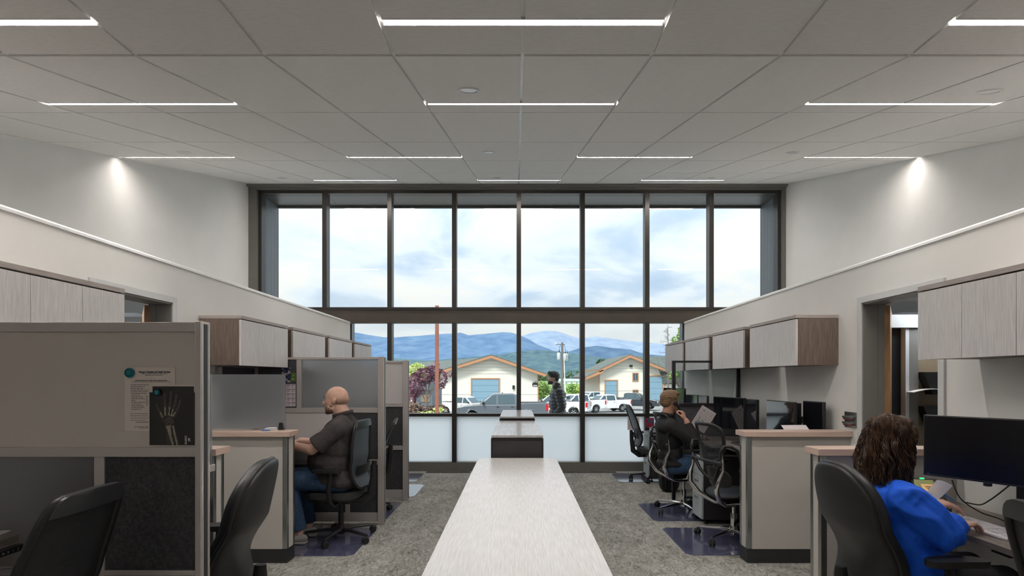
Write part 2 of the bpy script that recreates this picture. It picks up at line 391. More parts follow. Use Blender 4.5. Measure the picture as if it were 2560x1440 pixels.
# upper walls, lower walls with door openings, ledges
XU, XL, ZL = 4.30, 2.70, 2.384
for sgn, side in ((-1, 'left'), (1, 'right')):
    w = MB(); w.prism([(-4.5, ZL-0.1), (WD, ZL-0.1), (WD, ceil_z(WD)+0.3), (YK, ZF+0.3), (-4.5, ZF+0.3)], 'x', sgn*XU, sgn*(XU+0.15))
    tag(w.build('wall_%s_upper' % side, 'wall_paint', smooth=0), kind='structure')
    w = MB(); a, b = sgn*XL, sgn*(XL+0.15); D0, D1, ZD = 3.535, 4.325, 2.085
    w.box(a, b, -4.5, D0, 0, ZL); w.box(a, b, D1, WD, 0, ZL); w.box(a, b, D0, D1, ZD, ZL)
    wl = w.build('wall_%s' % side, 'wall_paint_low', smooth=0); tag(wl, kind='structure')
    tag(bx(sgn*(XL+0.15), sgn*XU, -4.5, WD, ZL-0.15, ZL-0.002).build('ledge_%s' % side, 'wall_paint', smooth=0), kind='structure')
    # cap pieces along the ledge edge
    cap = thing('trim_%d' % (1 if sgn < 0 else 2), kind='structure')
    y = -4.5
    for y1 in (-1.2, 2.1, 3.25 if sgn < 0 else 4.6, 6.3, WD):
        c = MB(); x0, x1 = sgn*(XL-0.012), sgn*(XL+0.17)
        poly = [(x0, ZL-0.004), (x0, ZL+0.012), (x0+sgn*0.012, ZL+0.024), (x1, ZL+0.024), (x1, ZL-0.004)]
        c.prism(poly if sgn < 0 else poly[::-1], 'y', y+0.001, y1-0.001); c.build('cap_piece', 'ledge_cap', cap, smooth=0); y = y1
    # side room behind the doorway
    rx0, rx1 = XL+0.15, XU+1.2
    r = MB()
    r.box(sgn*rx0, sgn*rx1, 2.2, 2.3, 0, 2.23); r.box(sgn*rx0, sgn*rx1, 6.6, 6.7, 0, 2.23); r.box(sgn*rx1, sgn*(rx1+0.1), 2.2, 6.7, 0, 2.23)
    tag(r.build('wall_side_room_%s' % side, 'wall_paint', smooth=0), kind='structure')
    tag(bx(sgn*(XU+0.15), sgn*(rx1+0.1), 2.2, 6.7, ZL-0.1, ZL-0.05).build('ceiling_side_room_%s' % side, 'wall_paint', smooth=0), kind='structure')
tag(bx(-6.5, 6.5, -4.65, -4.5, 0, 3.6).build('wall_back', 'wall_paint_low', smooth=0), kind='structure')
# baseboards
for sgn, side in ((-1, 'left'), (1, 'right')):
    b = MB(); b.box(sgn*XL, sgn*(XL-0.012), -4.5, 3.48, 0, 0.1); b.box(sgn*XL, sgn*(XL-0.012), 4.38, WD-0.15, 0, 0.1)
    tag(b.build('baseboard_%s' % side, 'toe_kick', smooth=0), kind='structure')

# ceiling: roof slab + tiles + tees
ce = thing('ceiling', kind='structure')
m = MB(); t = 0.30
m.prism([(-4.6, ZF+0.12), (YK, ZF+0.12), (WD+0.8, ceil_z(WD+0.8)+0.12), (WD+0.8, ceil_z(WD+0.8)+0.12+t), (YK, ZF+0.12+t), (-4.6, ZF+0.12+t)], 'x', -6.6, 6.6)
m.build('roof_slab', 'plenum', ce, smooth=0)
G = 0.017; TH = 0.02; DROP = 0.0
K0, K1 = -8, 8
def tile_mesh(w, l, nm):
    mb = MB(); e = 0.002
    mb.prism([(-w/2, TH), (-w/2, 0), (w/2, 0), (w/2, TH)], 'y', 0, l)
    return mb.mesh(nm, 'tile_face', 0)
ang = math.atan(SL); LS = math.hypot(DY, DY*SL)
tm_s = tile_mesh(W-G, LS-G, 'ceiling_tile'); tm_f = tile_mesh(W-G, 1.22-G, 'ceiling_tile')
light_cells = {}
rows = []      # (y start, sloped?, t)
for r_ in range(0, 6): rows.append((YK+DY*r_, True, r_))
for r_ in range(1, 7): rows.append((YK-1.22*r_, False, -r_))
LW = 0.042
lightrows = {0: [(-5,-3),(-1,1),(3,5)], 2: [(-7,-5),(-3,-1),(1,3),(5,7)], 4: [(-5,-3),(-1,1),(3,5)],
             -1: [(-5,-3),(-1,1),(3,5)], -4: [(-5,-3),(-1,1),(3,5)]}  # last row is unseen, added behind the camera to light the near partition
loff = LS*0.795      # light offset from the near end of its cell
def has_light(k, r_):
    return any(a <= k < b for a, b in lightrows.get(r_, []))
tiles_split = {}
def split_tile(L_, nm):
    mb = MB()
    for (a, b) in ((0, loff-LW/2), (loff+LW/2, L_-G)):
        mb.box(-(W-G)/2, (W-G)/2, a, b, 0, TH)
    return mb.mesh(nm, 'tile_face', 0)
ts_s = split_tile(LS, 'ceiling_tile'); ts_f = split_tile(1.22, 'ceiling_tile')
tl_s = tile_mesh(W-G, WD+0.02-(YK+DY*5), 'ceiling_tile')
for (y0, slope, r_) in rows:
    for k in range(-9, 9):
        xc = XC+W*(k+0.5)
        if slope and (xc-W/2 > XU or xc+W/2 < -XU): continue
        if abs(xc) > 6.2: continue
        z = ceil_z(y0)
        if xc+W/2 > XU or xc-W/2 < -XU:
            # cut tile at the wall
            xa, xb = max(xc-W/2+G/2, -XU), min(xc+W/2-G/2, XU)
            if xb-xa < 0.02: continue
            L_ = (LS if slope else 1.22)-G
            if slope and r_ == 5: L_ = (WD-y0)*LS/DY
            me = MB().box(xa-xc, xb-xc, 0, L_, 0, TH).mesh('ceiling_tile', 'tile_face', 0)
        elif slope and r_ == 5: me = MB().box(-(W-G)/2, (W-G)/2, 0, (WD-y0)*LS/DY, 0, TH).mesh('ceiling_tile', 'tile_face', 0)
        elif has_light(k, r_): me = ts_s if slope else ts_f
        else: me = tm_s if slope else tm_f
        link('ceiling_tile', me, ce, (xc, y0+G/2, z), (ang if slope else 0, 0, 0))
# backing tees (seen up the joints)
mb = MB(); mb.prism([(-4.5, ZF+0.006), (YK, ZF+0.006), (YK, ZF+0.014), (-4.5, ZF+0.014)], 'x', 0, 0.0001)
tee = MB()
for k in range(-7, 8):
    x = XC+W*k
    if abs(x) > XU: continue
    tee.prism([(-4.5, ZF+0.011), (YK, ZF+0.011), (WD, ceil_z(WD)+0.011), (WD, ceil_z(WD)+0.016), (YK, ZF+0.016), (-4.5, ZF+0.016)], 'x', x-0.012, x+0.012)
    o = tee.build('grid_tee', 'grid_tee', ce, smooth=0); tee = MB()
for (y0, slope, r_) in rows:
    z = ceil_z(y0); tee = MB(); tee.box(-XU, XU, y0-0.012, y0+0.012, z+0.010, z+0.017); tee.build('grid_tee', 'grid_tee', ce, smooth=0)
# linear lights
NAMES = {}
desc_row = {0: 'second row from the camera', 2: 'third row', 4: 'row by the window', -1: 'nearest row', -4: 'added unseen row behind the camera'}
pos_d = {(-7,-5): 'by the left wall', (-5,-3): 'at left', (-3,-1): 'left of centre', (-1,1): 'in the centre', (1,3): 'right of centre', (3,5): 'at right', (5,7): 'by the right wall'}
for r_, cells in lightrows.items():
    y0 = (YK+DY*r_) if r_ >= 0 else YK+1.22*r_
    if r_ >= 0: yy = y0+G/2+loff*math.cos(ang); zz = ceil_z(yy)
    else: yy = y0+G/2+loff; zz = ZF
    for (a, b) in cells:
        x0, x1 = XC+W*a+G/2+(0.08 if a == -7 else 0), XC+W*b-G/2-(0.08 if b == 7 else 0)
        lt = thing('linear_light', 'slim linear ceiling light, %s, %s' % (desc_row[r_], pos_d[(a, b)]), 'light', ((x0+x1)/2, yy, zz), 0, 'slim linear ceiling lights')
        lt.rotation_euler = (ang if r_ >= 0 else 0, 0, 0)
        h = (x1-x0)/2
        for s_ in (-1, 1):
            q = sorted((s_*0.0012, s_*h))
            bx(q[0], q[1], -LW/2+0.003, LW/2-0.003, 0.010, 0.016).build('diffuser', 'strip_light_dimmed' if abs(a+b) == 12 else 'strip_light', lt, smooth=0)
        bx(-h, h, -LW/2, -LW/2+0.003, -0.001, 0.02).add(bx(-h, h, LW/2-0.003, LW/2, -0.001, 0.02).v, bx(0,1,0,1,0,1).f).build('trim_ring', 'casing_white', lt, smooth=0)
# round speakers / detectors
for i, (x, y) in enumerate([(-0.2815, 3.222), (2.77, 3.25), (-3.348, 5.56), (-0.285, 5.56), (2.766, 5.56), (-3.36, 7.916), (-0.286, 7.916), (2.77, 7.916)]):
    wh = ['in the centre tile of the second row', 'above the right wall in the second row', 'at far left in the third row', 'in the centre of the third row', 'at right in the third row', 'at left in the row by the window', 'in the centre by the window', 'at right in the row by the window'][i]
    g = thing('ceiling_speaker', 'round white flush ceiling disc %s' % wh, 'ceiling speaker', (x, y, ceil_z(y)), 0, 'round ceiling discs'); g.rotation_euler = (ang, 0, 0)
    MB().lathe([(0.066, 0.001), (0.066, -0.004), (0.060, -0.009), (0.050, -0.009), (0.048, -0.004)], 28).build('rim', 'casing_white', g)
    MB().lathe([(0.048, -0.002), (0.044, -0.006), (0.001, -0.007)], 28).build('grille', 'grid_tee', g)

# ---------------- window wall
win = thing('window_1', kind='structure', loc=(0, 0, 0))
Z0, Z1, Z2, Z3, Z4, Z5 = 0.145, 0.885, 0.915, 2.385, 2.63, 4.47
mx = [P(x, 945, WD).x for x in (813, 975, 1136, 1297, 1456, 1617, 1777)]
XA, XB = P(652, 945, WD).x, P(1946, 945, WD).x
MWID = 0.036
zt = ceil_z(WD)
for x in mx: bx(x-MWID, x+MWID, WD-0.04, WD+0.12, 2.63, Z5).build('mullion', 'bronze_frame', win, bevel=0.003)
for x in mx[1:-1]: bx(x-MWID, x+MWID, WD-0.04, WD+0.12, Z0, Z3+0.01).build('mullion', 'bronze_frame', win, bevel=0.003)
bx(mx[1]+0.0-0.003, mx[1]+0.003, WD-0.06, WD-0.04, 0.2, Z2).build('gasket', 'black_rubber', win)
for (a, b) in ((XA-0.03, XA+0.03), (XB-0.03, XB+0.03)): bx(a, b, WD-0.04, WD+0.12, 2.4, Z5+0.03).build('jamb', 'bronze_frame', win, bevel=0.003)
bx(XA-0.03, XB+0.03, WD-0.04, WD+0.12, Z5, Z5+0.055).build('head_rail', 'bronze_frame', win, bevel=0.003)
bx(XA, XB, WD-0.04, WD+0.12, 2.595, Z4+0.01).build('sill_rail', 'bronze_frame', win, bevel=0.003)
bx(XA-0.03, XB+0.03, WD-0.02, WD+0.10, Z3, 2.595).build('beam', 'beam_bronze', win)
bx(-XL, XL, WD-0.035, WD+0.12, Z1-0.005, Z2+0.012).build('rail', 'bronze_frame', win, bevel=0.003)
bx(-XL, XL, WD-0.03, WD+0.12, 0.0, Z0).build('base_sill', 'grey_jamb', win, bevel=0.004)
def panes(xs, z0, z1, m, nm):
    for a, b in zip(xs[:-1], xs[1:]):
        bx(a+0.02, b-0.02, WD+0.05, WD+0.058, z0, z1).build(nm, m, win, smooth=0)
panes([XA]+mx+[XB], Z4, Z5, 'window_glass', 'pane')
xs_low = [-XL+0.001]+mx[1:-1]+[XL-0.001]
panes(xs_low, Z2, Z3, 'window_glass', 'pane')
panes(xs_low, Z0, Z1, 'frosted_film', 'frosted_pane')
# facade above and beside the window
w = MB()
w.box(-6.6, XA-0.03, WD-0.0, WD+0.25, -0.5, 5.4); w.box(XB+0.03, 6.6, WD, WD+0.25, -0.5, 5.4)
w.box(XA-0.1, XB+0.1, WD, WD+0.25, Z5+0.05, 5.4); w.box(XA-0.03, -XL, WD+0.12, WD+0.25, -0.5, 2.6); w.box(XL, XB+0.03, WD+0.12, WD+0.25, -0.5, 2.6)
w.box(-XL, XL, WD+0.0, WD+0.25, -0.5, 0)
tag(w.build('wall_front', 'fin_cladding', smooth=0), kind='structure')
# inner grey jamb boards and header
tr = thing('trim_3', kind='structure')
bx(-XU, XA-0.02, WD-0.09, WD, ZL, zt-0.02).build('jamb_board', 'grey_jamb', tr, bevel=0.003)
bx(XB+0.02, XU, WD-0.09, WD, ZL, zt-0.02).build('jamb_board', 'grey_jamb', tr, bevel=0.003)
bx(-XU, XU, WD-0.10, WD, Z5+0.05, zt-0.008).build('header_board', 'grey_jamb', tr, bevel=0.003)
bx(-XU, XU, WD-0.16, WD-0.10, zt-0.075, zt-0.035).build('header_board', 'grey_jamb', tr, bevel=0.004)
# outside box fins and soffit
tr = thing('trim_4', kind='structure')
YO = 9.58
n_ = 4
for sgn, x0 in ((-1, XA), (1, XB)):
    for i in range(n_):
        a = WD+0.13+(YO-WD-0.13)*i/n_; b = WD+0.13+(YO-WD-0.13)*(i+1)/n_
        bx(x0+sgn*0.0, x0+sgn*0.03, a+0.002, b-0.002, 2.3, 4.47).build('cladding_panel', 'fin_cladding', tr, smooth=0)
    bx(x0, x0+sgn*0.25, YO, YO+0.04, 2.3, 4.62).build('fin_edge', 'bronze_frame', tr, smooth=0)
    bx(x0+sgn*0.032, x0+sgn*0.25, WD+0.25, YO, 2.3, 4.62).build('fin_core', 'fin_cladding', tr, smooth=0)
for i in range(8):
    a = XA+(XB-XA)*i/8; b = XA+(XB-XA)*(i+1)/8
    bx(a+0.002, b-0.002, WD+0.13, YO, 4.475, 4.50).build('soffit_panel', 'bronze_frame', tr, smooth=0)
bx(XA-0.25, XB+0.25, YO, YO+0.04, 4.44, 4.75).build('soffit_edge', 'bronze_frame', tr, smooth=0)
bx(XA-0.25, XB+0.25, WD+0.25, YO, 4.502, 4.72).build('soffit_core', 'fin_cladding', tr, smooth=0)
# floor vent grilles
for (xa, xb, wh) in ((P(1066, 945, 8.82).x, P(1176, 945, 8.82).x, 'left'), (P(1405, 945, 8.82).x, P(1540, 945, 8.82).x, 'right')):
    v = thing('floor_vent', 'long black linear floor vent under the window, %s of the dark cabinets' % wh, 'floor vent', ((xa+xb)/2, 8.80, 0), 0, 'floor vents')
    h = (xb-xa)/2
    bx(-h, h, -0.055, 0.055, 0.0005, 0.002).build('tray', 'black_steel', v, smooth=0)
    bx(-h, h, -0.06, -0.052, 0.0, 0.006).build('frame', 'steel_trim', v); bx(-h, h, 0.052, 0.06, 0.0, 0.006).build('frame', 'steel_trim', v)
    n = int(2*h/0.022); sm = bx(-0.0045, 0.0045, -0.052, 0.052, 0.002, 0.006).mesh('slat', 'steel_trim', 0)
    for i in range(n): link('slat', sm, v, (-h+0.011+0.022*i, 0, 0))
# doorways
for sgn, num, side in ((1, 1, 'right'), (-1, 2, 'left')):
    d = thing('door_%d' % num, kind='structure')
    x0 = sgn*XL; ca = 0.05
    for (ya, yb, za, zb, nm) in ((D0-ca, D0, 0, ZD+ca, 'casing'), (D1, D1+ca, 0, ZD+ca, 'casing'), (D0, D1, ZD, ZD+ca, 'casing')):
        bx(x0, x0-sgn*0.018, ya, yb, za, zb).build(nm, 'casing_white', d, bevel=0.002)
    # jamb linings
    for (ya, yb, za, zb) in ((D0, D0+0.012, 0, ZD), (D1-0.012, D1, 0, ZD), (D0, D1, ZD-0.012, ZD)):
        bx(x0-sgn*0.006, x0+sgn*0.11, ya, yb, za, zb).build('lining', 'door_frame_grey', d, smooth=0)
        bx(x0+sgn*0.112, x0+sgn*0.17, ya-0.0, yb, za, zb-0.0).build('lining', 'door_frame_grey', d, smooth=0)
    # wooden leaf standing open into the room
    lf = thing('door_leaf'); lf.parent = d; lf.location = (x0+sgn*0.172, D1-0.02, 0); lf.rotation_euler = (0, 0, R(55) if sgn > 0 else R(125))
    s_ = 1 if sgn > 0 else -1
    bx(0, 0.82, -0.022*s_, 0.022*s_, 0.01, ZD-0.02).build('door_panel', 'door_wood', lf, smooth=0)
    MB().tube([(0.75, -0.03*s_, 1.0), (0.75, -0.07*s_, 1.0), (0.64, -0.07*s_, 1.0)], 0.009, 8).build('door_handle', 'steel_trim', lf)
    # bits of the room beyond
    tag(bx(x0+sgn*0.55, x0+sgn*0.61, 4.10, 4.17, 0, 1.98).build('post', 'door_frame_grey', smooth=0), kind='structure') if False else None
# side-room fittings seen through the right doorway
o = thing('trim_5', kind='structure')
a = P(2262, 945, 4.75); b = P(2285, 945, 4.75)
bx(a.x, a.x+0.03, 4.74, 4.86, 0, 1.93).build('post_edge', 'casing_white', o, smooth=0)
bx(a.x+0.03, a.x+0.11, 4.74, 4.86, 0, 1.93).build('post', 'door_frame_grey', o, smooth=0)
bx(a.x-0.45, a.x+0.11, 4.72, 4.88, 1.93, 2.04).build('header_box', 'casing_white', o, smooth=0)
bx(a.x-0.45, a.x, 4.80, 4.86, 0, 1.93).build('dark_opening', 'black_steel', o, smooth=0)
bx(a.x+0.112, a.x+0.9, 4.79, 4.87, 0, 2.04).build('tan_board', 'tan_panel', o, smooth=0)
wx = a.x+0.11
hold = thing('wall_file_holder', 'black wall file holder with a brown folder, seen through the right doorway', 'file holder', (wx, 4.79, 0))
for zc in (1.55, 1.26):
    MB().prism([(0.0, zc), (0.30, zc), (0.30, zc-0.19), (0.08, zc-0.19)], 'y', -0.11, -0.02).build('pocket', 'black_plastic', hold)
fo = MB().surf(lambda u, v: Vector((wx-0.10+u*0.36, 4.66+v*0.10, 1.375+0.045*math.sin(u*PI*0.9)-0.03*u)), 8, 3, 0.006, (0,0,1)).build('folder', 'paper_cream'); tag(fo, 'cream folded papers in the black wall file holder beyond the right doorway', 'folder')
# right of the near casing: stacked vertical trims
# side-room lamps, unseen, added to light the rooms beyond the doorways
for sgn, side in ((1, 'right'), (-1, 'left')):
    lg = thing('added_room_light', 'unseen added ceiling light in the %s side room beyond the doorway' % side, 'light', (sgn*3.6, 4.6, ZL-0.155))
    bx(-0.3, 0.3, -0.3, 0.3, -0.02, -0.004).build('diffuser', mat('added_room_glow', (1,1,1), emit=(0.86, 0.93, 1.0), estr=13.0), lg, smooth=0)
    bx(-0.32, 0.32, -0.32, 0.32, -0.004, 0.0).build('housing', 'casing_white', lg, smooth=0)
# ------------------------------------------------------------------ wall cabinets
def wall_cabinet(sgn, y0, y1, label):
    L_ = y1-y0; D = 0.36; ZB, ZT = 1.61, 2.032
    c = thing('wall_cabinet', label, 'cabinet', (sgn*XL, y0, 0), 0, 'wall cabinets on the %s wall' % ('left' if sgn < 0 else 'right'))
    s = -sgn   # towards the room
    b = MB(); b.box(0, s*(D-0.024), 0.0, L_, ZB, ZT-0.036)
    b.build('carcass', 'wood_dark', c, smooth=0)
    bx(0, s*D, -0.001, L_+0.001, ZT-0.028, ZT).build('top_board', 'wood_cap', c, bevel=0.0015)
    for ya in (-0.0015, L_-0.018): bx(0, s*(D-0.022), ya, ya+0.0195, ZB-0.001, ZT-0.03).build('end_panel', 'wood_dark', c, smooth=0)
    g = 0.003; n = 3; w = L_/n
    for i in range(n):
        bx(s*(D-0.021), s*(D-0.001), i*w+g/2, (i+1)*w-g/2, ZB-0.004, ZT-0.036).build('door', 'wood_light', c, bevel=0.001)
    return c
ordn = ['above the whiteboard partition', 'nearest beyond the left doorway, dark side showing', 'second beyond the left doorway', 'third beyond the left doorway', 'the one by the window']
for i, (a, b) in enumerate([(2.345, 3.304), (4.70, 5.656), (5.787, 6.752), (6.91, 7.847), (8.00, 8.90)]):
    wall_cabinet(-1, a, b, 'wood grain cabinet on the left wall, ' + ordn[i])
wall_cabinet(-1, 1.25, 2.215, 'pale wood grain wall cabinet on the left wall, cut by the picture edge')
ordn = ['in front of the right doorway', 'nearest beyond the right doorway, dark side showing', 'second beyond the right doorway', 'third beyond the right doorway', 'the one by the window']
for i, (a, b) in enumerate([(2.28, 3.238), (4.657, 5.578), (5.736, 6.641), (6.795, 7.717), (7.85, 8.76)]):
    wall_cabinet(1, a, b, 'wood grain cabinet on the right wall, ' + ordn[i])
wall_cabinet(1, 1.2, 2.15, 'pale wood grain wall cabinet on the right wall, beyond the picture edge')

# ------------------------------------------------------------------ centre table and file cabinets
t = thing('long_table', 'long pale wood grain table running down the centre aisle', 'table', (0, 3.7, 0))
bx(-0.371, 0.371, -1.9, 1.60, 0.707, 0.735).build('tabletop', 'table_wood', t, bevel=0.002)
for y in (-1.5, 1.2):
    for x in (-0.28, 0.28): bx(x-0.025, x+0.025, y-0.025, y+0.025, 0, 0.707).build('leg', 'black_steel', t, bevel=0.003)
    bx(-0.255, 0.255, y-0.02, y+0.02, 0.66, 0.707).build('crossbar', 'black_steel', t, smooth=0)
def file_cabinet(x, y, w, d, h, label, faces=2):
    c = thing('file_cabinet', label, 'file cabinet', (x, y, 0), 0, 'dark file cabinets beyond the table')
    bx(-w/2+0.008, w/2-0.008, 0.02, d-0.004, 0.03, h-0.022).build('body', 'black_steel', c, bevel=0.002)
    bx(-w/2, w/2, 0, d-0.002, h-0.022, h).build('top', 'file_top', c, bevel=0.0015)
    bx(-w/2+0.03, w/2-0.03, 0.04, d-0.03, 0, 0.03).build('plinth', 'black_rubber', c, smooth=0)
    for s in (-1, 1):
        n = 3; hh = (h-0.06)/n
        for i in range(n):
            f = bx(s*(w/2-0.008), s*(w/2+0.006), 0.03, d-0.02, 0.035+i*hh, 0.03+(i+1)*hh-0.004).build('drawer', 'dark_laminate', c, bevel=0.002)
            bx(s*(w/2+0.006), s*(w/2+0.02), d*0.35, d*0.65, 0.03+(i+0.75)*hh, 0.03+(i+0.75)*hh+0.012).build('handle', 'black_steel', f, bevel=0.002)
    bx(-w/2+0.012, w/2-0.012, 0.012, 0.02, 0.04, h-0.055).build('end_panel', 'dark_laminate', c, smooth=0)
    return c
file_cabinet(-0.0, 5.36, 0.50, 0.92, 0.945, 'waist high black file cabinet with a grey top just past the table')
file_cabinet(-0.0, 6.29, 0.50, 0.92, 0.945, 'black file cabinet with a grey top between its taller and nearer neighbours')
file_cabinet(-0.0, 7.24, 0.455, 0.80, 0.995, 'taller narrow black file cabinet with a grey top, first of two near the window')
file_cabinet(-0.0, 8.05, 0.455, 0.72, 0.995, 'taller narrow black file cabinet nearest the window sill')

# ------------------------------------------------------------------ counters at the aisle to the doorways
def counter(sgn, y0, label, y1=None):
    c = thing('counter', label, 'counter', (0, y0, 0), 0, 'half height counters')
    X0, X1 = 1.865, XL-0.002; th = 0.15 if y1 is None else y1; H = 1.026
    s = sgn
    bx(s*(X0+0.035), s*X1, 0, th, 0.115, H).build('front_board', 'counter_front', c, smooth=0)
    bx(s*(X0-0.0), s*(X0+0.035), 0.03, th-0.03, 0.115, H).build('end_board', 'counter_front', c, smooth=0)
    for ya in (-0.002, th-0.032): bx(s*(X0-0.003), s*(X0+0.037), ya, ya+0.034, 0.115, H-0.002).build('corner_trim', 'steel_trim', c, bevel=0.004)
    bx(s*(X0-0.001), s*X1, 0.001, th-0.001, 0, 0.115).build('toe_kick', 'toe_kick', c, smooth=0)
    mb = MB(); xa, xb = s*(X0-0.055), s*X1
    e = 0.055
    xa = s*(X0-0.035); pl = [(xa, -0.035), (xb, -0.035), (xb, th+0.01), (xa, th+0.01)]
    if s < 0: pl = pl[::-1]
    mb.prism(pl, 'z', H, H+0.043); mb.build('countertop', 'counter_top', c, bevel=0.003)
    return c
counter(1, 4.487, 'pink topped beige counter wall beyond the right doorway aisle')
counter(-1, 4.487, 'pink topped beige counter wall in front of the bald man')
counter(1, 3.40, 'pink topped counter end behind the woman in blue', 0.12)
counter(-1, 3.40, 'pink topped counter end behind the solid black chair at left', 0.12)

# ------------------------------------------------------------------ partitions
def rail(mb, x0, x1, z0, z1, th=0.05): mb.box(x0, x1, -th/2, th/2, z0, z1)
def post(c, x, w, H, th=0.062, z0=0.0, m='alu'):
    p = bx(x-w/2, x+w/2, -th/2, th/2, z0, H).build('post', m, c, bevel=0.003)
    for xx in (x-w*0.5-0.0008, x+w*0.5+0.0008):
        bx(xx-0.001, xx+0.001, -0.012, 0.012, z0+0.02, H-0.01).build('slot', 'dark_laminate', p, smooth=0)
        for yy in (-th/2+0.004, th/2-0.010): bx(xx-0.0006, xx+0.0006, yy, yy+0.006, z0+0.01, H-0.008).build('bright_edge', 'alu_bright', p, smooth=0)
    return p
# partition A: whiteboard near left
pa = thing('partition', 'brownish framed partition with whiteboard and dark felt panel at near left', 'partition', (0, 2.13, 0))
HA = 1.712; xe = -1.198
def pr(nm, m, x0, x1, z0, z1, th, c, bev=0.0015): return bx(x0, x1, -th/2, th/2, z0, z1).build(nm, m, c, bevel=bev)
dA = 2.10
def XA_(px): return (px-1293)/1385*dA
def ZA_(py): return 1.5-(py-945)/1385*dA
xw = -XL+0.003
post(pa, xe-0.012, 0.024, HA+0.004)
for (za, zb) in ((ZA_(829), HA), (ZA_(1143), ZA_(1119)), (ZA_(1441), ZA_(1428)), (0.02, 0.09)): pr('rail', 'alu', xw, xe-0.024, za, zb, 0.05, pa)
pr('post', 'alu', xw, xw+0.045, 0.0, HA, 0.052, pa)
pr('stile', 'alu', XA_(232), XA_(257), 0.09, ZA_(1143), 0.049, pa)
pr('whiteboard_panel', 'whiteboard', xw+0.045, xe-0.024, ZA_(1119), ZA_(829), 0.030, pa, 0)
pr('felt_panel', 'felt', XA_(257), xe-0.024, ZA_(1428), ZA_(1143), 0.034, pa, 0)
pr('felt_panel', 'felt', XA_(257), xe-0.024, 0.09, ZA_(1441), 0.034, pa, 0)
pr('frosted_pane', 'frosted_panel_dark', xw+0.045, XA_(232), ZA_(1428), ZA_(1143), 0.012, pa, 0)
pr('felt_panel', 'felt', xw+0.045, XA_(232), 0.09, ZA_(1441), 0.034, pa, 0)
# partition B: behind the bald man
def partition_cell(y, label, xe, tack, full=True):
    c = thing('partition', label, 'partition', (0, y, 0), 0, 'framed partitions between the left desks')
    H = 1.712; d = y-0.03
    Z = lambda py, d_=5.66: 1.5-(py-945)/1385*d_
    X = lambda px, d_=5.66: (px-1293)/1385*d_
    off = xe-(-1.361)
    post(c, xe-0.032, 0.064, H+0.006, 0.075, 0.0)
    xw = -XL+0.003
    for (za, zb) in ((Z(899), H), (Z(1032), Z(1020)), (Z(1162), Z(1149)), (0.03, Z(1282))): pr('rail', 'alu', xw, xe-0.064, za, zb, 0.05, c)
    pr('post', 'alu', xw, xw+0.04, 0.03, H, 0.052, c)
    if tack:
        pr('stile', 'alu', X(740), X(752), Z(1020), Z(899), 0.048, c)
        pr('tackboard_panel', 'slate_board', xw+0.04, X(740), Z(1020), Z(899), 0.03, c, 0)
        pr('frosted_pane', 'frosted_panel', X(752), xe-0.064, Z(1020), Z(899), 0.012, c, 0)
        pr('pale_panel', 'pale_board', xw+0.04, X(862), Z(1149), Z(1032), 0.03, c, 0)
        pr('stile', 'alu', X(862), X(874), 0.12, Z(1032), 0.048, c)
        pr('felt_panel', 'felt', X(874), xe-0.064, Z(1149), Z(1032), 0.034, c, 0)
    else:
        pr('pale_panel', 'pale_board', xw+0.04, xe-0.064, Z(1032), Z(899), 0.03, c, 0)
        pr('felt_panel', 'felt', xw+0.04, xe-0.064, Z(1149), Z(1032), 0.034, c, 0)
    pr('felt_panel', 'felt', xw+0.04, xe-0.064, Z(1282), Z(1162), 0.034, c, 0)
    MB().lathe([(0.018, 0), (0.018, 0.012), (0.006, 0.014), (0.006, 0.03)], 12, (xe-0.032, 0, 0)).build('foot', 'steel_trim', c)
    return c
partition_cell(5.695, 'tall framed partition behind the bald man, with frosted glass and felt panels', -1.361, True)
partition_cell(6.85, 'framed partition with a pale upper panel, second beyond the bald man', -1.345, False)
# tackboard on the left wall under the cabinets
tb = thing('tackboard', 'dark tackboard on the left wall under the cabinet by the counter', 'tackboard', (-XL, 0, 0))
bx(0.001, 0.02, 5.02, 5.655, 1.08, 1.60).build('felt_face', 'slate_board', tb, smooth=0)
bx(0.0, 0.03, 4.95, 5.018, 1.08, 1.60).build('edge_trim', 'alu', tb, bevel=0.002)
# glass divider on the left counter
gd = thing('glass_divider', 'frosted glass divider standing on the left counter', 'divider', (0, 4.60, 0))
bx(P(540, 945, 4.6).x-0.25, P(711, 945, 4.58).x, -0.005, 0.005, 1.082, 1.53).build('pane', frost_glass('divider_frost'), gd, bevel=0.001)
MB().prism([(-0.022, 0), (0.022, 0), (0.014, 0.06), (-0.014, 0.06)], 'y', -0.016, 0.016).build('clamp', 'black_plastic', gd, (P(697, 945, 4.55).x, 0, 1.0705), bevel=0.003)
MB().prism([(-0.022, 0), (0.022, 0), (0.014, 0.06), (-0.014, 0.06)], 'y', -0.016, 0.016).build('clamp', 'black_plastic', gd, (-2.60, 0, 1.0705), bevel=0.003)
gd = thing('glass_divider', 'narrow end of a frosted divider beside the whiteboard partition post', 'divider', (-1.83, 3.32, 0))
bx(-0.82, 0.0, -0.005, 0.005, 0.98, 1.52).build('pane', M['divider_frost'], gd, bevel=0.001)
bx(-0.03, -0.005, -0.008, 0.012, 1.0, 1.05).build('clamp', 'steel_trim', gd, bevel=0.001)
bx(-0.80, -0.77, -0.008, 0.012, 1.0, 1.05).build('clamp', 'steel_trim', gd, bevel=0.001)
bx(-0.83, 0.005, -0.03, 0.03, 0.94, 0.98).build('base_rail', 'alu', gd, bevel=0.002)
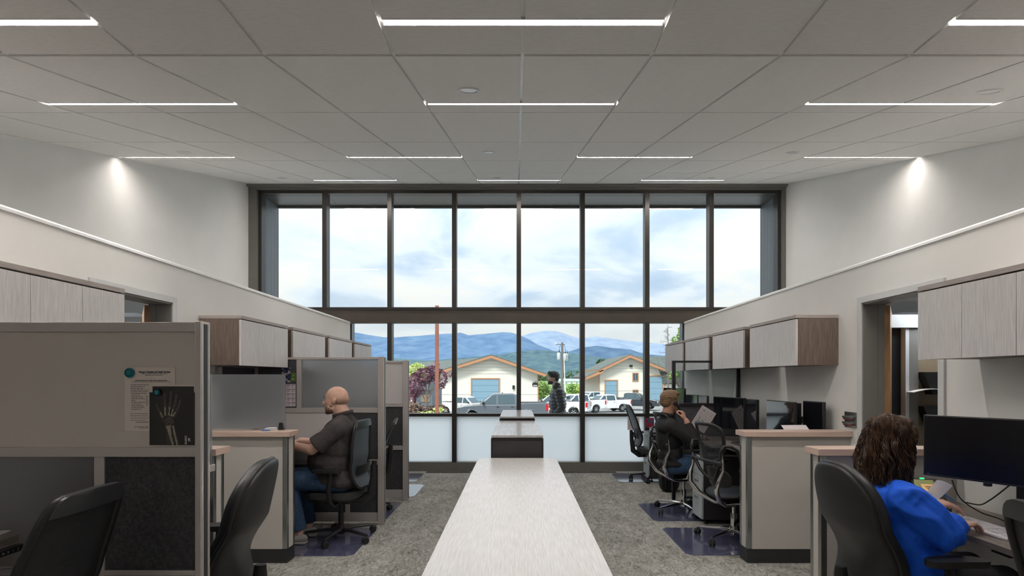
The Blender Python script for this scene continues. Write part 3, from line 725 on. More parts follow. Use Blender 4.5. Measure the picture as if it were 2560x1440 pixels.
# black frame partition by the man on the phone
bf = thing('frame_partition', 'open black metal framed screen beside the man on the phone', 'partition', (0, 6.70, 0))
xl_, xr_ = 1.872, XL-0.01
for a, b in ((xl_, xl_+0.04), (xr_-0.04, xr_)): bx(a, b, -0.018, 0.018, 0, 1.71).build('post', 'black_steel', bf, bevel=0.002)
bx(xl_+0.04, xr_-0.04, -0.018, 0.018, 1.685, 1.71).build('top_rail', 'black_steel', bf, bevel=0.002)
bx(xl_+0.04, xr_-0.04, -0.02, 0.02, 1.155, 1.195).build('middle_rail', 'black_steel', bf, bevel=0.002)
bx(xl_+0.04, xr_-0.04, -0.012, 0.012, 0.35, 1.155).build('slate_panel', 'slate_board', bf, smooth=0)
bx(xl_+0.04, xr_-0.04, -0.003, 0.003, 1.195, 1.685).build('clear_pane', 'clear_screen', bf, smooth=0)

# ------------------------------------------------------------------ desks
def desk(x0, x1, y0, y1, z, label, grp, wood='desk_wood', th=0.028, ctrl=None, modesty=True):
    c = thing('desk', label, 'desk', ((x0+x1)/2, (y0+y1)/2, 0), 0, grp)
    w, l = abs(x1-x0)/2, (y1-y0)/2
    bx(-w, w, -l, l, z-th, z).build('desktop', wood, c, bevel=0.002)
    bxx = 0
    for yy in (-l+0.12, l-0.12):
        bx(bxx-0.04, bxx+0.04, yy-0.025, yy+0.025, 0.03, z-th-0.03).build('leg', 'black_steel', c, bevel=0.003)
        bx(-w+0.05, w-0.03, yy-0.03, yy+0.03, 0.0, 0.03).build('foot', 'black_steel', c, bevel=0.004)
        bx(-w+0.06, w-0.04, yy-0.02, yy+0.02, z-th-0.03, z-th).build('bracket', 'black_steel', c, smooth=0)
    bx(bxx-0.02, bxx+0.02, -l+0.145, l-0.145, z-th-0.06, z-th-0.02).build('crossbar', 'black_steel', c, smooth=0)
    return c
G1 = 'desks along the side walls'
dk = desk(2.185, 2.69, 1.55, 3.385, 0.74, 'dark wood grain desk under the woman typing', G1, th=0.03)
cs = bx(-0.05, 0.05, -0.012, 0.012, -0.012, 0.012).build('height_switch', 'black_plastic', dk, (2.235-2.4375, P(2450, 1378, 2.3).y-2.4675+0.25, 0.697), (0, 0, R(90)), bevel=0.003)
for i, ch in enumerate(('V', 'v', 'v', ':', ':')):
    text_mesh(ch, 0.014, 'white_plastic', 'symbol', cs, (-0.038+i*0.018, -0.0125, -0.005), (PI/2, 0, 0))
desk(2.0, 2.69, 4.66, 5.62, 0.85, 'raised desk behind the right counter with keyboard and papers', G1)
desk(2.02, 2.69, 5.74, 6.66, 0.80, 'desk in front of the man on the phone', G1)
desk(2.05, 2.69, 6.76, 8.60, 0.74, 'desk by the window on the right beyond the black framed screen', G1)
desk(-2.69, -2.0, 4.66, 5.62, 0.86, 'desk behind the left counter at which the bald man works', G1)
desk(-2.69, -2.0, 5.80, 6.74, 0.74, 'desk hidden between the two far left partitions', G1)
desk(-2.69, -2.0, 6.95, 8.60, 0.74, 'desk by the window on the left', G1)
desk(-2.69, -1.835, 1.0, 2.04, 0.925, 'wood grain desk corner at the left edge of the picture', G1, wood='desk_wood')
desk(-2.69, -1.95, 2.25, 3.385, 0.74, 'desk beyond the whiteboard partition at left', G1)
# pedestals
def pedestal(x, y, label, h=0.68, z=0.02):
    c = thing('pedestal', label, 'drawer unit', (x, y, 0), 0, 'drawer pedestals under the right desks')
    bx(0.02, 0.55, 0, 0.30, z+0.03, h).build('body', 'dark_laminate', c, bevel=0.002)
    zz = [z+0.035, z+0.30, z+0.47, h-0.004]
    for a, b in zip(zz[:-1], zz[1:]):
        f = bx(0, 0.019, 0.002, 0.298, a, b-0.004).build('drawer', 'cabinet_front', c, bevel=0.0015)
        MB().tube([(0.0, 0.11, b-0.06), (-0.018, 0.125, b-0.062), (-0.018, 0.175, b-0.062), (0.0, 0.19, b-0.06)], 0.004, 6).build('handle', 'steel_trim', f)
    for yy in (0.04, 0.26):
        for xx in (0.06, 0.5): MB().lathe([(0.02, 0), (0.02, 0.02), (0.008, 0.024), (0.008, z+0.03)], 8, (xx, yy, 0)).build('castor', 'black_rubber', c)
    return c
pedestal(1.885, 5.66, 'pale fronted drawer unit behind the empty chrome chair', 0.70)
pedestal(1.885, 7.97, 'pale fronted drawer unit near the window at right', 0.72)

# ------------------------------------------------------------------ chair mats
def chair_mat(x0, x1, y0, y1, label, inner):
    w, l = abs(x1-x0)/2, (y1-y0)/2; c = 0.05
    mb = MB(); pl = [(-w+c, -l), (w-c, -l), (w, -l+c), (w, l-c), (w-c, l), (-w+c, l), (-w, l-c), (-w, -l+c)]
    o = mb.prism(pl, 'z', 0.0005, 0.004).build('chair_mat', 'chair_mat', None, ((x0+x1)/2, (y0+y1)/2, 0), bevel=0.0015, smooth=0)
    return tag(o, label, 'chair mat', 'purplish chair mats')
chair_mat(-2.6, -1.385, 4.66, 5.52, 'purple blue chair mat under the bald man\'s chair', 1)
chair_mat(-2.6, -1.385, 5.84, 6.70, 'chair mat between the two left partitions', 1)
chair_mat(-2.6, -1.30, 6.98, 7.80, 'pale shining chair mat beyond the second left partition', 1)
chair_mat(-2.6, -1.46, 8.0, 8.70, 'pale shining chair mat at left by the window', 1)
chair_mat(1.435, 2.6, 4.68, 5.54, 'purple blue chair mat under the empty chrome chair', 1)
chair_mat(1.43, 2.6, 5.80, 6.62, 'purple blue chair mat under the man on the phone', 1)
chair_mat(1.47, 2.6, 7.97, 8.70, 'pale shining chair mat under the far right chair', 1)
# ------------------------------------------------------------------ chairs (local: facing +X, origin on the floor)
def sup(t, n=4.0):      # half width factor of a rounded outline, t in -1..1
    return max(0.0, 1-abs(t)**n)**(1/n)
def star_base(root, m, mleg, Rr=0.31, rot0=0.0, zhub=0.075, post_m='black_plastic', ztop=0.40):
    hub = MB().lathe([(0.028, zhub-0.03), (0.038, zhub-0.02), (0.036, zhub+0.03), (0.030, zhub+0.055)], 18).build('hub', mleg, root)
    MB().lathe([(0.026, zhub+0.05), (0.026, zhub+0.17), (0.0245, zhub+0.175), (0.0150, zhub+0.176), (0.0150, ztop)], 18).build('gas_cylinder', post_m, root)
    for i in range(5):
        a = rot0+2*PI*i/5; ca, sa = math.cos(a), math.sin(a)
        f = lambda r, z: (r*ca, r*sa, z)
        lg = MB().tube([f(0.02, zhub+0.012), f(0.12, zhub+0.014), f(Rr*0.75, zhub+0.004), f(Rr, zhub-0.004)], [0.026, 0.022, 0.017, 0.014], 10, flat=0.75).build('leg', m, root)
        cs = MB(); cx, cy = Rr*ca, Rr*sa
        cs.lathe([(0.007, 0.045), (0.007, zhub-0.004)], 8, (cx, cy, 0))
        b2 = a+0.9+i*1.7; tx, ty = math.cos(b2), math.sin(b2)
        mw = Matrix.Translation((cx+0.012*tx, cy+0.012*ty, 0.029)) @ Matrix.Rotation(b2, 4, 'Z')
        for s in (-1, 1):
            w = MB().lathe([(0.010, -0.009), (0.026, -0.009), (0.029, -0.005), (0.029, 0.005), (0.026, 0.009), (0.010, 0.009)], 16, (0, s*0.016, 0), 'y'); w.xf(mw); cs.add(w.v, w.f)
        h = MB().tube([(-0.012, 0, 0.022), (0.0, 0, 0.030), (0.022, 0, 0.022), (0.030, 0, 0.002)], 0.011, 8); h.xf(mw); cs.add(h.v, h.f)
        cs.build('castor', 'black_rubber', lg)
def ring(fn, n=56):
    return [fn(2*PI*i/n) for i in range(n)]
def back_fn(x_of, W_of, z0, z1, wrap):
    # returns surface f(u,v) : u across -1..1, v up 0..1
    def f(u, v):
        t = -math.cos(PI*v)      # -1..1, denser at the ends
        z = (z0+z1)/2 + (z1-z0)/2*t
        w = W_of((t+1)/2)*sup(t, 8.0)
        uu = 2*u-1; uu = math.sin(uu*PI/2)
        y = w*uu
        return Vector((x_of((t+1)/2) + wrap*(y/0.24)**2, y, z))
    return f
def outline(f, n=80):
    pts = []
    for i in range(n):
        s = i/n*4
        if s < 1: pts.append(f(s, 0.0))
        elif s < 2: pts.append(f(1.0, s-1))
        elif s < 3: pts.append(f(3-s, 1.0))
        else: pts.append(f(0.0, 4-s))
    out = []
    for p in pts:
        if not out or (p-out[-1]).length > 0.008: out.append(p)
    return out
def seat_parts(root, m, z=0.47, w=0.245, x0=-0.20, x1=0.27, th=0.06):
    def top(u, v):
        t = -math.cos(PI*v); uu = math.sin((2*u-1)*PI/2)
        x = (x0+x1)/2+(x1-x0)/2*t; ww = w*sup(t, 4)*(1-0.06*(1-t)/2); y = ww*uu
        fall = 0.030*max(0, (t-0.45)/0.55)**2
        return Vector((x, y, z - 0.012*(1-(y/w)**2)*(1-t*t) - fall))
    MB().surf(top, 18, 14, -th, (0, 0, 1)).build('seat', m, root, bevel=0, smooth=50)
    def pan(u, v):
        p = top(u, v); return Vector((p.x*0.93, p.y*0.93, z-th-0.001))
    MB().surf(pan, 12, 10, -0.022, (0, 0, 1)).build('seat_pan', 'black_plastic', root)
    MB().box(-0.11, 0.13, -0.07, 0.07, z-th-0.075, z-th-0.018).build('tilt_mechanism', 'black_plastic', root, bevel=0.012)
def arm(root, s, z=0.68, y=0.28, x=0.02, seat_z=0.40, padm='black_plastic', padlen=0.26):
    a = MB().tube([(x-0.02, s*0.10, seat_z-0.03), (x-0.02, s*(y-0.04), seat_z-0.035), (x-0.01, s*y, seat_z+0.01), (x+0.0, s*(y+0.005), seat_z+0.12), (x-0.02, s*y, z-0.02)],
                  [0.018, 0.020, 0.024, 0.024, 0.021], 10, flat=0.7).build('arm_post', 'black_plastic', root)
    def f(u, v):
        t = -math.cos(PI*v); uu = math.sin((2*u-1)*PI/2)
        return Vector((x+0.02+padlen/2*t, s*y+0.046*sup(t, 3)*uu, z+0.006*t*t*-1))
    MB().surf(f, 8, 12, -0.028, (0, 0, 1)).build('arm_pad', padm, root, smooth=60)

def mesh_chair(label, loc, rz, top=1.11, w=0.235, arms=True, rot0=0.3, seat_z=0.47, meshm='chair_mesh_far', grp='black mesh back office chairs', seatm='grey_fabric', lean=0.13):
    c = thing('office_chair', label, 'chair', loc, rz, grp)
    star_base(c, 'black_plastic', 'black_plastic', 0.315, rot0, ztop=seat_z-0.09)
    seat_parts(c, seatm, seat_z, 0.25, -0.21, 0.28)
    zb = seat_z+0.03
    def xo(v):
        return -0.235 - lean*v**1.3 - 0.02*math.cos(v*PI*2)*0.6 + 0.035*math.sin(min(1, v*2.2)*PI)
    f = back_fn(xo, lambda v: w*(0.86+0.14*math.sin(PI*min(1, v*1.0))) * (1.0 if v < 0.8 else 1.0), zb, top, 0.028)
    MB().surf(f, 20, 24, 0.004).build('back_mesh', meshm, c, smooth=60)
    o = outline(f); fr = MB().tube(o, 0.015, 8, closed=True, flat=0.9).build('back_frame', 'black_plastic', c, smooth=60)
    # broad top band
    MB().surf(lambda u, v: f(0.02+u*0.96, 0.80+0.20*v)+Vector((-0.022, 0, 0.004+0.010*v)), 20, 5, 0.030, (1, 0, 0)).build('top_rail', 'rail_plastic', c, bevel=0.006, smooth=60)
    # lumbar carrier and spine
    MB().surf(lambda u, v: Vector((xo(0.30+v*0.10)-0.030+0.02*(2*u-1)**2, (2*u-1)*0.17, zb+(top-zb)*(0.20+v*0.14))), 10, 4, -0.012, (1, 0, 0)).build('lumbar_support', 'black_plastic', c, smooth=60)
    sp = [(-0.05, 0, seat_z-0.10), (-0.20, 0, seat_z-0.10), (-0.285, 0, seat_z-0.04), (-0.305, 0, seat_z+0.10), (-0.315, 0, seat_z+0.26)]
    MB().tube(sp, [0.03, 0.032, 0.03, 0.024, 0.018], 10, flat=1.3).build('back_support', 'black_plastic', c, smooth=60)
    if arms:
        for s in (-1, 1): arm(c, s, seat_z+0.22, 0.285, 0.0, seat_z-0.08)
    return c
def outer_shell(f, off=-0.03): return lambda u, v: f(u, v)+Vector((off, 0, 0))
def padded_chair(label, loc, rz, top=1.12, w=0.245, seat_z=0.47, rot0=0.1, grp='black padded high back chairs'):
    c = thing('office_chair', label, 'chair', loc, rz, grp)
    star_base(c, 'black_plastic', 'black_plastic', 0.315, rot0, ztop=seat_z-0.09)
    seat_parts(c, 'black_leather', seat_z, 0.255, -0.21, 0.28, 0.075)
    zb = seat_z-0.02
    def xo(v): return -0.215 + 0.055*math.sin(min(1, v/0.55)*PI)*(1 if v < .55 else 0) - 0.15*max(0, v-0.28)**1.15
    def wf(v): return w*(0.97 if v < 0.35 else 0.97+0.06*math.sin((v-0.35)/0.65*PI)-0.14*max(0, v-0.75)/0.25*max(0, v-0.75)*4)
    def f(u, v):
        t = -math.cos(PI*v); q = (t+1)/2; z = zb+(top-zb)*q
        ex = sup(t, 3.2) if t > 0 else sup(t, 6)
        uu = math.sin((2*u-1)*PI/2); y = wf(q)*ex*uu
        return Vector((xo(q)+0.035*(y/0.24)**2, y, z))
    MB().surf(f, 22, 26, lambda u, v: -0.055*(0.25+0.75*math.sin(PI*min(1, max(0, u)))**0.4)*(0.35+0.65*math.sin(PI*v)**0.3), (-1, 0, 0)).build('back_cushion', 'grey_fabric' if False else 'black_leather', c, smooth=70)
    def g(u, v):
        p = f(0.01+u*0.98, 0.012+v*0.976); return Vector((p.x-0.004, p.y*1.0, p.z))
    MB().surf(g, 22, 26, lambda u, v: 0.048*(0.18+0.82*(math.sin(PI*u)**0.35))*(0.25+0.75*math.sin(PI*v)**0.3), (-1, 0, 0)).build('back_shell', 'black_plastic', c, smooth=70)
    o = outline(lambda u, v: f(u, v)+Vector((-0.010, 0, 0)), 96)
    MB().tube(o, 0.011, 8, closed=True).build('edge_piping', 'black_plastic', c, smooth=70)
    MB().tube([(-0.05, 0, seat_z-0.11), (-0.22, 0, seat_z-0.10), (-0.28, 0, seat_z-0.03), (-0.285, 0, seat_z+0.12)], [0.03, 0.034, 0.034, 0.02], 10, flat=1.4).build('back_support', 'black_plastic', c, smooth=60)
    for s in (-1, 1): arm(c, s, seat_z+0.25, 0.30, 0.02, seat_z-0.09, padlen=0.27)
    return c
def ergo_chair(label, loc, rz, seat_z=0.46, rot0=0.2, grp='chrome framed ergonomic chairs'):
    c = thing('ergonomic_chair', label, 'chair', loc, rz, grp)
    star_base(c, 'chrome', 'chrome', 0.33, rot0, post_m='chrome', ztop=seat_z-0.10)
    # seat mesh with frame
    def top(u, v):
        t = -math.cos(PI*v); uu = math.sin((2*u-1)*PI/2)
        x = 0.04+0.235*t; ww = 0.235*sup(t, 3.2); y = ww*uu
        return Vector((x, y, seat_z-0.02+0.035*(y/0.235)**2-0.04*max(0, t-0.4)**2))
    MB().surf(top, 16, 12, -0.022, (0, 0, 1)).build('seat', 'blue_grey_fabric', c, smooth=60)
    MB().tube(outline(lambda u, v: top(u, v)+Vector((0, 0, -0.012))), 0.014, 8, closed=True).build('seat_frame', 'black_plastic', c, smooth=60)
    MB().box(-0.13, 0.10, -0.06, 0.06, seat_z-0.13, seat_z-0.045).build('tilt_mechanism', 'black_plastic', c, bevel=0.02)
    # lumbar (lower) pad
    def low(u, v):
        t = -math.cos(PI*v); uu = math.sin((2*u-1)*PI/2)
        y = 0.185*sup(t, 2.6)*uu
        return Vector((-0.185-0.02*t+0.05*(y/0.185)**2, y, seat_z+0.145+0.085*t))
    MB().surf(low, 14, 10, -0.02, (1, 0, 0)).build('lumbar_pad', 'black_plastic', c, smooth=60)
    MB().tube(outline(lambda u, v: low(u, v)+Vector((-0.01, 0, 0)), 60), 0.011, 8, closed=True).build('lumbar_frame', 'black_plastic', c, smooth=60)
    # upper back
    def up(u, v):
        t = -math.cos(PI*v); uu = math.sin((2*u-1)*PI/2)
        w = (0.20+0.02*t)*sup(t, 4.5 if t > 0 else 3.2); y = w*uu
        return Vector((-0.245-0.055*(t+1)/2-0.02*t*t+0.045*(y/0.2)**2, y, seat_z+0.46+0.175*t))
    MB().surf(up, 16, 16, 0.003).build('back_mesh', 'ergo_mesh', c, smooth=60)
    MB().tube(outline(up), 0.0145, 8, closed=True, flat=1.25).build('back_frame', 'black_plastic', c, smooth=60)
    for s in (-1, 1):
        # chrome upright sweeping from below the seat, out behind and up to the arm
        pts = [(0.02, s*0.03, seat_z-0.115), (-0.14, s*0.08, seat_z-0.10), (-0.255, s*0.17, seat_z-0.03), (-0.315, s*0.225, seat_z+0.07), (-0.30, s*0.245, seat_z+0.16),
               (-0.265, s*0.25, seat_z+0.24), (-0.27, s*0.25, seat_z+0.33), (-0.285, s*0.245, seat_z+0.42)]
        MB().tube(pts, [0.018, 0.020, 0.022, 0.020, 0.015, 0.012, 0.012, 0.011], 10, flat=1.1).build('chrome_upright', 'chrome', c, smooth=70)
        # black arm loop
        lp = [(-0.285, s*0.245, seat_z+0.38), (-0.285, s*0.25, seat_z+0.44), (-0.25, s*0.265, seat_z+0.468), (-0.10, s*0.285, seat_z+0.47) if False else (-0.13, s*0.285, seat_z+0.30), ]
        lp = [(-0.283, s*0.245, seat_z+0.34), (-0.287, s*0.247, seat_z+0.41), (-0.262, s*0.262, seat_z+0.455), (-0.205, s*0.275, seat_z+0.452), (-0.155, s*0.285, seat_z+0.42),
              (-0.12, s*0.288, seat_z+0.34), (-0.10, s*0.29, seat_z+0.26)]
        MB().tube(lp, [0.014]*7, 10).build('arm_bracket', 'black_plastic', c, smooth=70)
        def pad(u, v, s=s):
            t = -math.cos(PI*v); uu = math.sin((2*u-1)*PI/2)
            return Vector((0.0+0.135*t, s*0.29+0.04*sup(t, 2.5)*uu, seat_z+0.255))
        MB().surf(pad, 8, 12, -0.025, (0, 0, 1)).build('arm_pad', 'black_plastic', c, smooth=70)
        MB().tube([(-0.02, s*0.29, seat_z+0.24), (-0.03, s*0.29, seat_z+0.08), (-0.05, s*0.22, seat_z-0.06), (-0.05, s*0.06, seat_z-0.09)], [0.014, 0.016, 0.016, 0.014], 10).build('arm_post', 'chrome', c, smooth=70)
        # joint knob and black link
        MB().ell((-0.275, s*0.225, seat_z+0.30), (0.028, 0.024, 0.028)).build('pivot', 'black_plastic', c, smooth=70)
    MB().tube([(-0.275, -0.23, seat_z+0.30), (-0.29, -0.1, seat_z+0.30), (-0.29, 0.1, seat_z+0.30), (-0.275, 0.23, seat_z+0.30)], 0.014, 8).build('cross_link', 'black_plastic', c, smooth=70)
    MB().tube([(-0.275, -0.2, seat_z+0.29), (-0.26, -0.14, seat_z+0.20), (-0.235, -0.06, seat_z+0.14), (-0.22, 0, seat_z+0.125), (-0.235, 0.06, seat_z+0.14), (-0.26, 0.14, seat_z+0.20), (-0.275, 0.2, seat_z+0.29)], 0.015, 8).build('yoke', 'black_plastic', c, smooth=70)
    return c
# placement
mesh_chair('black mesh office chair in which the bald man sits', (-1.64, 5.16, 0.0045), PI+R(-4), top=1.10, w=0.225, rot0=R(12), seatm='grey_fabric', lean=-0.03)
mesh_chair('black mesh office chair at the bottom left in front of the whiteboard partition', (-1.80, 1.845, 0), PI+R(2), top=1.12, w=0.192, meshm='chair_mesh', rot0=0.5, lean=0.13)
mesh_chair('black mesh office chair cut off by the bottom right picture corner', (1.885, 1.54, 0), R(1), top=1.125, w=0.23, meshm='chair_mesh', rot0=0.5)
mesh_chair('black mesh office chair by the window with its back to the blond man', (1.99, 8.15, 0.0045), R(1), top=1.10, w=0.22, rot0=0.5, lean=0.14)
mesh_chair('office chair mostly hidden behind the left partitions', (-1.76, 6.3, 0.0045), PI+R(10), top=1.02, w=0.22, rot0=0.45)
mesh_chair('office chair hidden near the window at left', (-2.02, 8.35, 0.0045), PI+R(10), top=1.0, w=0.22, rot0=0.45)
padded_chair('black padded high back chair in which the woman in blue sits', (1.85, 2.69, 0), R(2), top=1.09, w=0.222, rot0=0.5)
padded_chair('empty black padded chair beside the whiteboard partition at left', (-1.535, 2.66, 0), PI+R(9), top=1.10, rot0=0.3)
ergo_chair('empty chrome framed ergonomic chair behind the right counter', (2.0, 5.12, 0.0045), R(12), seat_z=0.445, rot0=R(203))
ergo_chair('chrome framed ergonomic chair in which the man on the phone sits', (1.87, 6.22, 0.0045), R(6), seat_z=0.47, rot0=R(200))
# ------------------------------------------------------------------ outside
mat('asphalt', (0.20, 0.20, 0.20), 0.9, scale=0.6, col2=(0.30, 0.30, 0.295), detail=8)
mat('field_grass', (0.10, 0.20, 0.045), 0.95, scale=0.02, col2=(0.22, 0.33, 0.10), detail=8)
mat('siding_cream', (0.80, 0.77, 0.66), 0.7, var=0.01, scale=1)
mat('fascia_orange', (0.50, 0.24, 0.12), 0.6, var=0.05)
mat('shingle_roof', (0.085, 0.10, 0.09), 0.9, scale=3, col2=(0.14, 0.155, 0.14), detail=6)
mat('roller_door', (0.22, 0.36, 0.46), 0.5, var=0.03)
mat('rust_steel', (0.28, 0.095, 0.06), 0.6, var=0.1, scale=4)
mat('pole_wood', (0.17, 0.15, 0.13), 0.85, var=0.2, scale=3, stretch=(8, 8, 0.5))
mat('transformer_grey', (0.55, 0.57, 0.58), 0.4, var=0.03)
mat('car_white', (0.80, 0.81, 0.82), 0.25, coat=0.6, var=0.005)
mat('car_grey', (0.13, 0.15, 0.175), 0.25, metal=0.3, coat=0.8, var=0.02)
mat('car_black', (0.035, 0.045, 0.055), 0.25, metal=0.2, coat=0.8, var=0.02)
mat('car_glass', (0.06, 0.10, 0.12), 0.06, var=0.02)
mat('tail_red', (0.55, 0.01, 0.02), 0.25, var=0.05)
mat('head_lamp', (0.65, 0.68, 0.70), 0.15, var=0.02)
mat('leaf_green', (0.14, 0.26, 0.05), 0.8, scale=2, col2=(0.34, 0.48, 0.14))
mat('leaf_yellow', (0.40, 0.50, 0.12), 0.8, scale=2, col2=(0.68, 0.75, 0.32))
mat('leaf_dark', (0.035, 0.085, 0.03), 0.85, scale=1.5, col2=(0.10, 0.17, 0.07))
mat('leaf_purple', (0.10, 0.035, 0.06), 0.8, scale=3, col2=(0.27, 0.12, 0.16))
mat('twig_brown', (0.12, 0.075, 0.055), 0.9, scale=3, col2=(0.26, 0.18, 0.14))
def ground_z(y): return -0.18 if y < 11 else -0.18-0.0435*(y-11) if y < 60 else -2.31
w_ = MB(); w_.add([(-30, WD+0.25, -0.175), (30, WD+0.25, -0.175), (30, 11, -0.175), (-30, 11, -0.175), (30, 22, ground_z(22)+0.01), (-30, 22, ground_z(22)+0.01)], [(0, 1, 2, 3), (3, 2, 4, 5)])
tag(w_.build('ground_bounce_strip', mat('pale_bounce_ground', (0.55, 0.54, 0.52), 0.9, var=0.06, scale=2), smooth=0), kind='structure')  # unseen pale ground added to bounce daylight into the frosted panes
g = MB(); ys = [WD+0.2, 10.6, 11, 20, 35, 60, 90, 110]
g.add([(x, y, ground_z(y)) for y in ys for x in (-60, 60)], [(2*i, 2*i+1, 2*i+3, 2*i+2) for i in range(len(ys)-1)])
tag(g.build('ground_lot', 'asphalt', smooth=0), kind='structure')
g = MB(); g.add([(-3500, 110, -2.32), (3500, 110, -2.32), (3500, 3400, -8), (-3500, 3400, -8)], [(0, 1, 2, 3)])
g.add([(-900, 12, -2.6), (900, 12, -2.6), (900, 110, -2.6), (-900, 110, -2.6)], [(0, 1, 2, 3)])
tag(g.build('ground_field', 'field_grass', smooth=0), kind='structure')
# mountains : real ridges at their own distances
def ridge(name, pts, D, depth, m, seed, rough=0.05, base=-12, n=160, xlo=-400, xhi=3000):
    def sky(px):
        if px <= pts[0][0]: return pts[0][1]
        for (a, ya), (b, yb) in zip(pts[:-1], pts[1:]):
            if a <= px <= b:
                t = (px-a)/(b-a); return ya+(yb-ya)*(t*t*(3-2*t)*0.5+t*0.5)
        return pts[-1][1]
    vs = []; fs = []; NV = 26
    for j in range(NV+1):
        v = j/NV
        for i in range(n+1):
            px = xlo+(xhi-xlo)*i/n
            H = 1.5+(945-sky(px))/1385*D
            X = (px-1293)/1385*D; 
            if v <= 0.75:
                q = v/0.75; y = D-depth*(1-q); prof = q**1.15
            else:
                q = (v-0.75)/0.25; y = D+depth*0.6*q; prof = 1-q
            Xx = X*(1+0.0*v)
            nz = noise.fractal(Vector((Xx/D*6+seed, y/D*9, seed)), 0.9, 2.1, 6)
            spur = math.sin(px*0.045+seed*3+nz*2.0)
            h = base+(H-base)*prof
            amp = (H-base)*rough*math.sin(PI*min(1, v/0.75))
            h += amp*(nz*1.3+spur*0.5)
            if v > 0.70 and v <= 0.75: h += (H-base)*0.012*nz
            vs.append((Xx, y+depth*0.04*nz, max(h, base-2)))
    for j in range(NV):
        for i in range(n):
            a = j*(n+1)+i; fs.append((a, a+1, a+n+2, a+n+1))
    o = MB().add(vs, fs).build(name, m, smooth=180); tag(o, kind='structure'); return o
mat('mountain_far', (0.17, 0.235, 0.34), 1.0, scale=0.006, col2=(0.25, 0.315, 0.41), detail=10)  # bluish distance haze is put into these mountain and hill colours
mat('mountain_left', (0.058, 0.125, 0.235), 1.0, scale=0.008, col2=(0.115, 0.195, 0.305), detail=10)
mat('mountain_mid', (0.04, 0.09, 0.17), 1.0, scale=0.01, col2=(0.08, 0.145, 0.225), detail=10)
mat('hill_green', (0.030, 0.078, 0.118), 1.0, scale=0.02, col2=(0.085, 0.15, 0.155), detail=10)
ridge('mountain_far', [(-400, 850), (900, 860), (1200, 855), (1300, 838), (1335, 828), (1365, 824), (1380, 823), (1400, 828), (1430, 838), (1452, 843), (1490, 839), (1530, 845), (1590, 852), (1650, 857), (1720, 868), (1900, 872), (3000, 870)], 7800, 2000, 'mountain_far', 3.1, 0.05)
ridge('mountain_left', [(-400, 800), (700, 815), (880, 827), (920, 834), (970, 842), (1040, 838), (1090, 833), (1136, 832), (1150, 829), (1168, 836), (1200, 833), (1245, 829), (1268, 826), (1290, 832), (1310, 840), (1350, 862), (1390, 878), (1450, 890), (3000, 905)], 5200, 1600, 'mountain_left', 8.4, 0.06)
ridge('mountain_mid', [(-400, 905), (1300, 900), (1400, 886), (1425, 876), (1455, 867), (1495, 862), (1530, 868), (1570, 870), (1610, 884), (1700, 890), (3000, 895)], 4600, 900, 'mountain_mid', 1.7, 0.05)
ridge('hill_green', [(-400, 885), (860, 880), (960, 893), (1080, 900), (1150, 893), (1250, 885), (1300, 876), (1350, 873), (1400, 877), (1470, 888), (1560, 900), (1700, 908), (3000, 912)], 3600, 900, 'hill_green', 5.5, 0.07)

def leaf_cloud(blobs, n, size, rnd, flat=1.0):
    mb = MB()
    vs = []; fs = []
    tot = sum(b[1][0]*b[1][1]*b[1][2] for b in blobs)
    for (c, r) in blobs:
        k = max(4, int(n*(r[0]*r[1]*r[2])/tot))
        for _ in range(k):
            d = Vector((rnd.gauss(0, 1), rnd.gauss(0, 1), rnd.gauss(0, 1))).normalized()*rnd.uniform(0.55, 1.0)**0.6
            p = Vector(c)+Vector((d.x*r[0], d.y*r[1], d.z*r[2]))
            a = Vector((rnd.gauss(0, 1), rnd.gauss(0, 1), rnd.gauss(0, 0.6))).normalized(); b = a.orthogonal().normalized(); b.rotate(Matrix.Rotation(rnd.uniform(0, 6.28), 3, a))
            s = size*rnd.uniform(0.6, 1.3); o = len(vs)
            vs += [p-a*s*0.6, p+b*s*0.3, p+a*s*0.6, p-b*s*0.3]; fs.append((o, o+1, o+2, o+3))
    mb.add(vs, fs); return mb
def tree(label, base, h, blobs, leafm, n=1500, size=0.25, trunk=0.15, seed=1, name='tree', grp=None, trunkm='twig_brown'):
    rnd = random.Random(seed)
    t = thing(name, label, 'tree', base, 0, grp)
    tr = MB(); tr.tube([(0, 0, -0.1), (0.02*h, 0, h*0.3), (-0.01*h, 0, h*0.62), (0, 0, h*0.9)], [trunk, trunk*0.8, trunk*0.5, trunk*0.15], 8)
    for (c, r) in blobs:
        z0 = min(c[2]*0.7, h*0.6); tr.tube([(0, 0, z0*0.8), (c[0]*0.5, c[1]*0.5, (z0+c[2])*0.5), c], [trunk*0.45, trunk*0.25, trunk*0.08], 6)
    tr.build('trunk', trunkm, t)
    # branch cores keep the crown from being hollow
    leaf_cloud(blobs, n, size, rnd).build('foliage', leafm, t, smooth=0)
    return t
def blobs_rand(n, rx, ry, z0, z1, r, seed, taper=0.5):
    rnd = random.Random(seed); out = []
    for i in range(n):
        z = rnd.uniform(z0, z1); k = 1-taper*(z-z0)/(z1-z0); a = rnd.uniform(0, 6.28); q = rnd.uniform(0.2, 1)
        rr = r*rnd.uniform(0.7, 1.2); out.append(((rx*k*q*math.cos(a), ry*k*q*math.sin(a), z), (rr, rr, rr*0.75)))
    return out
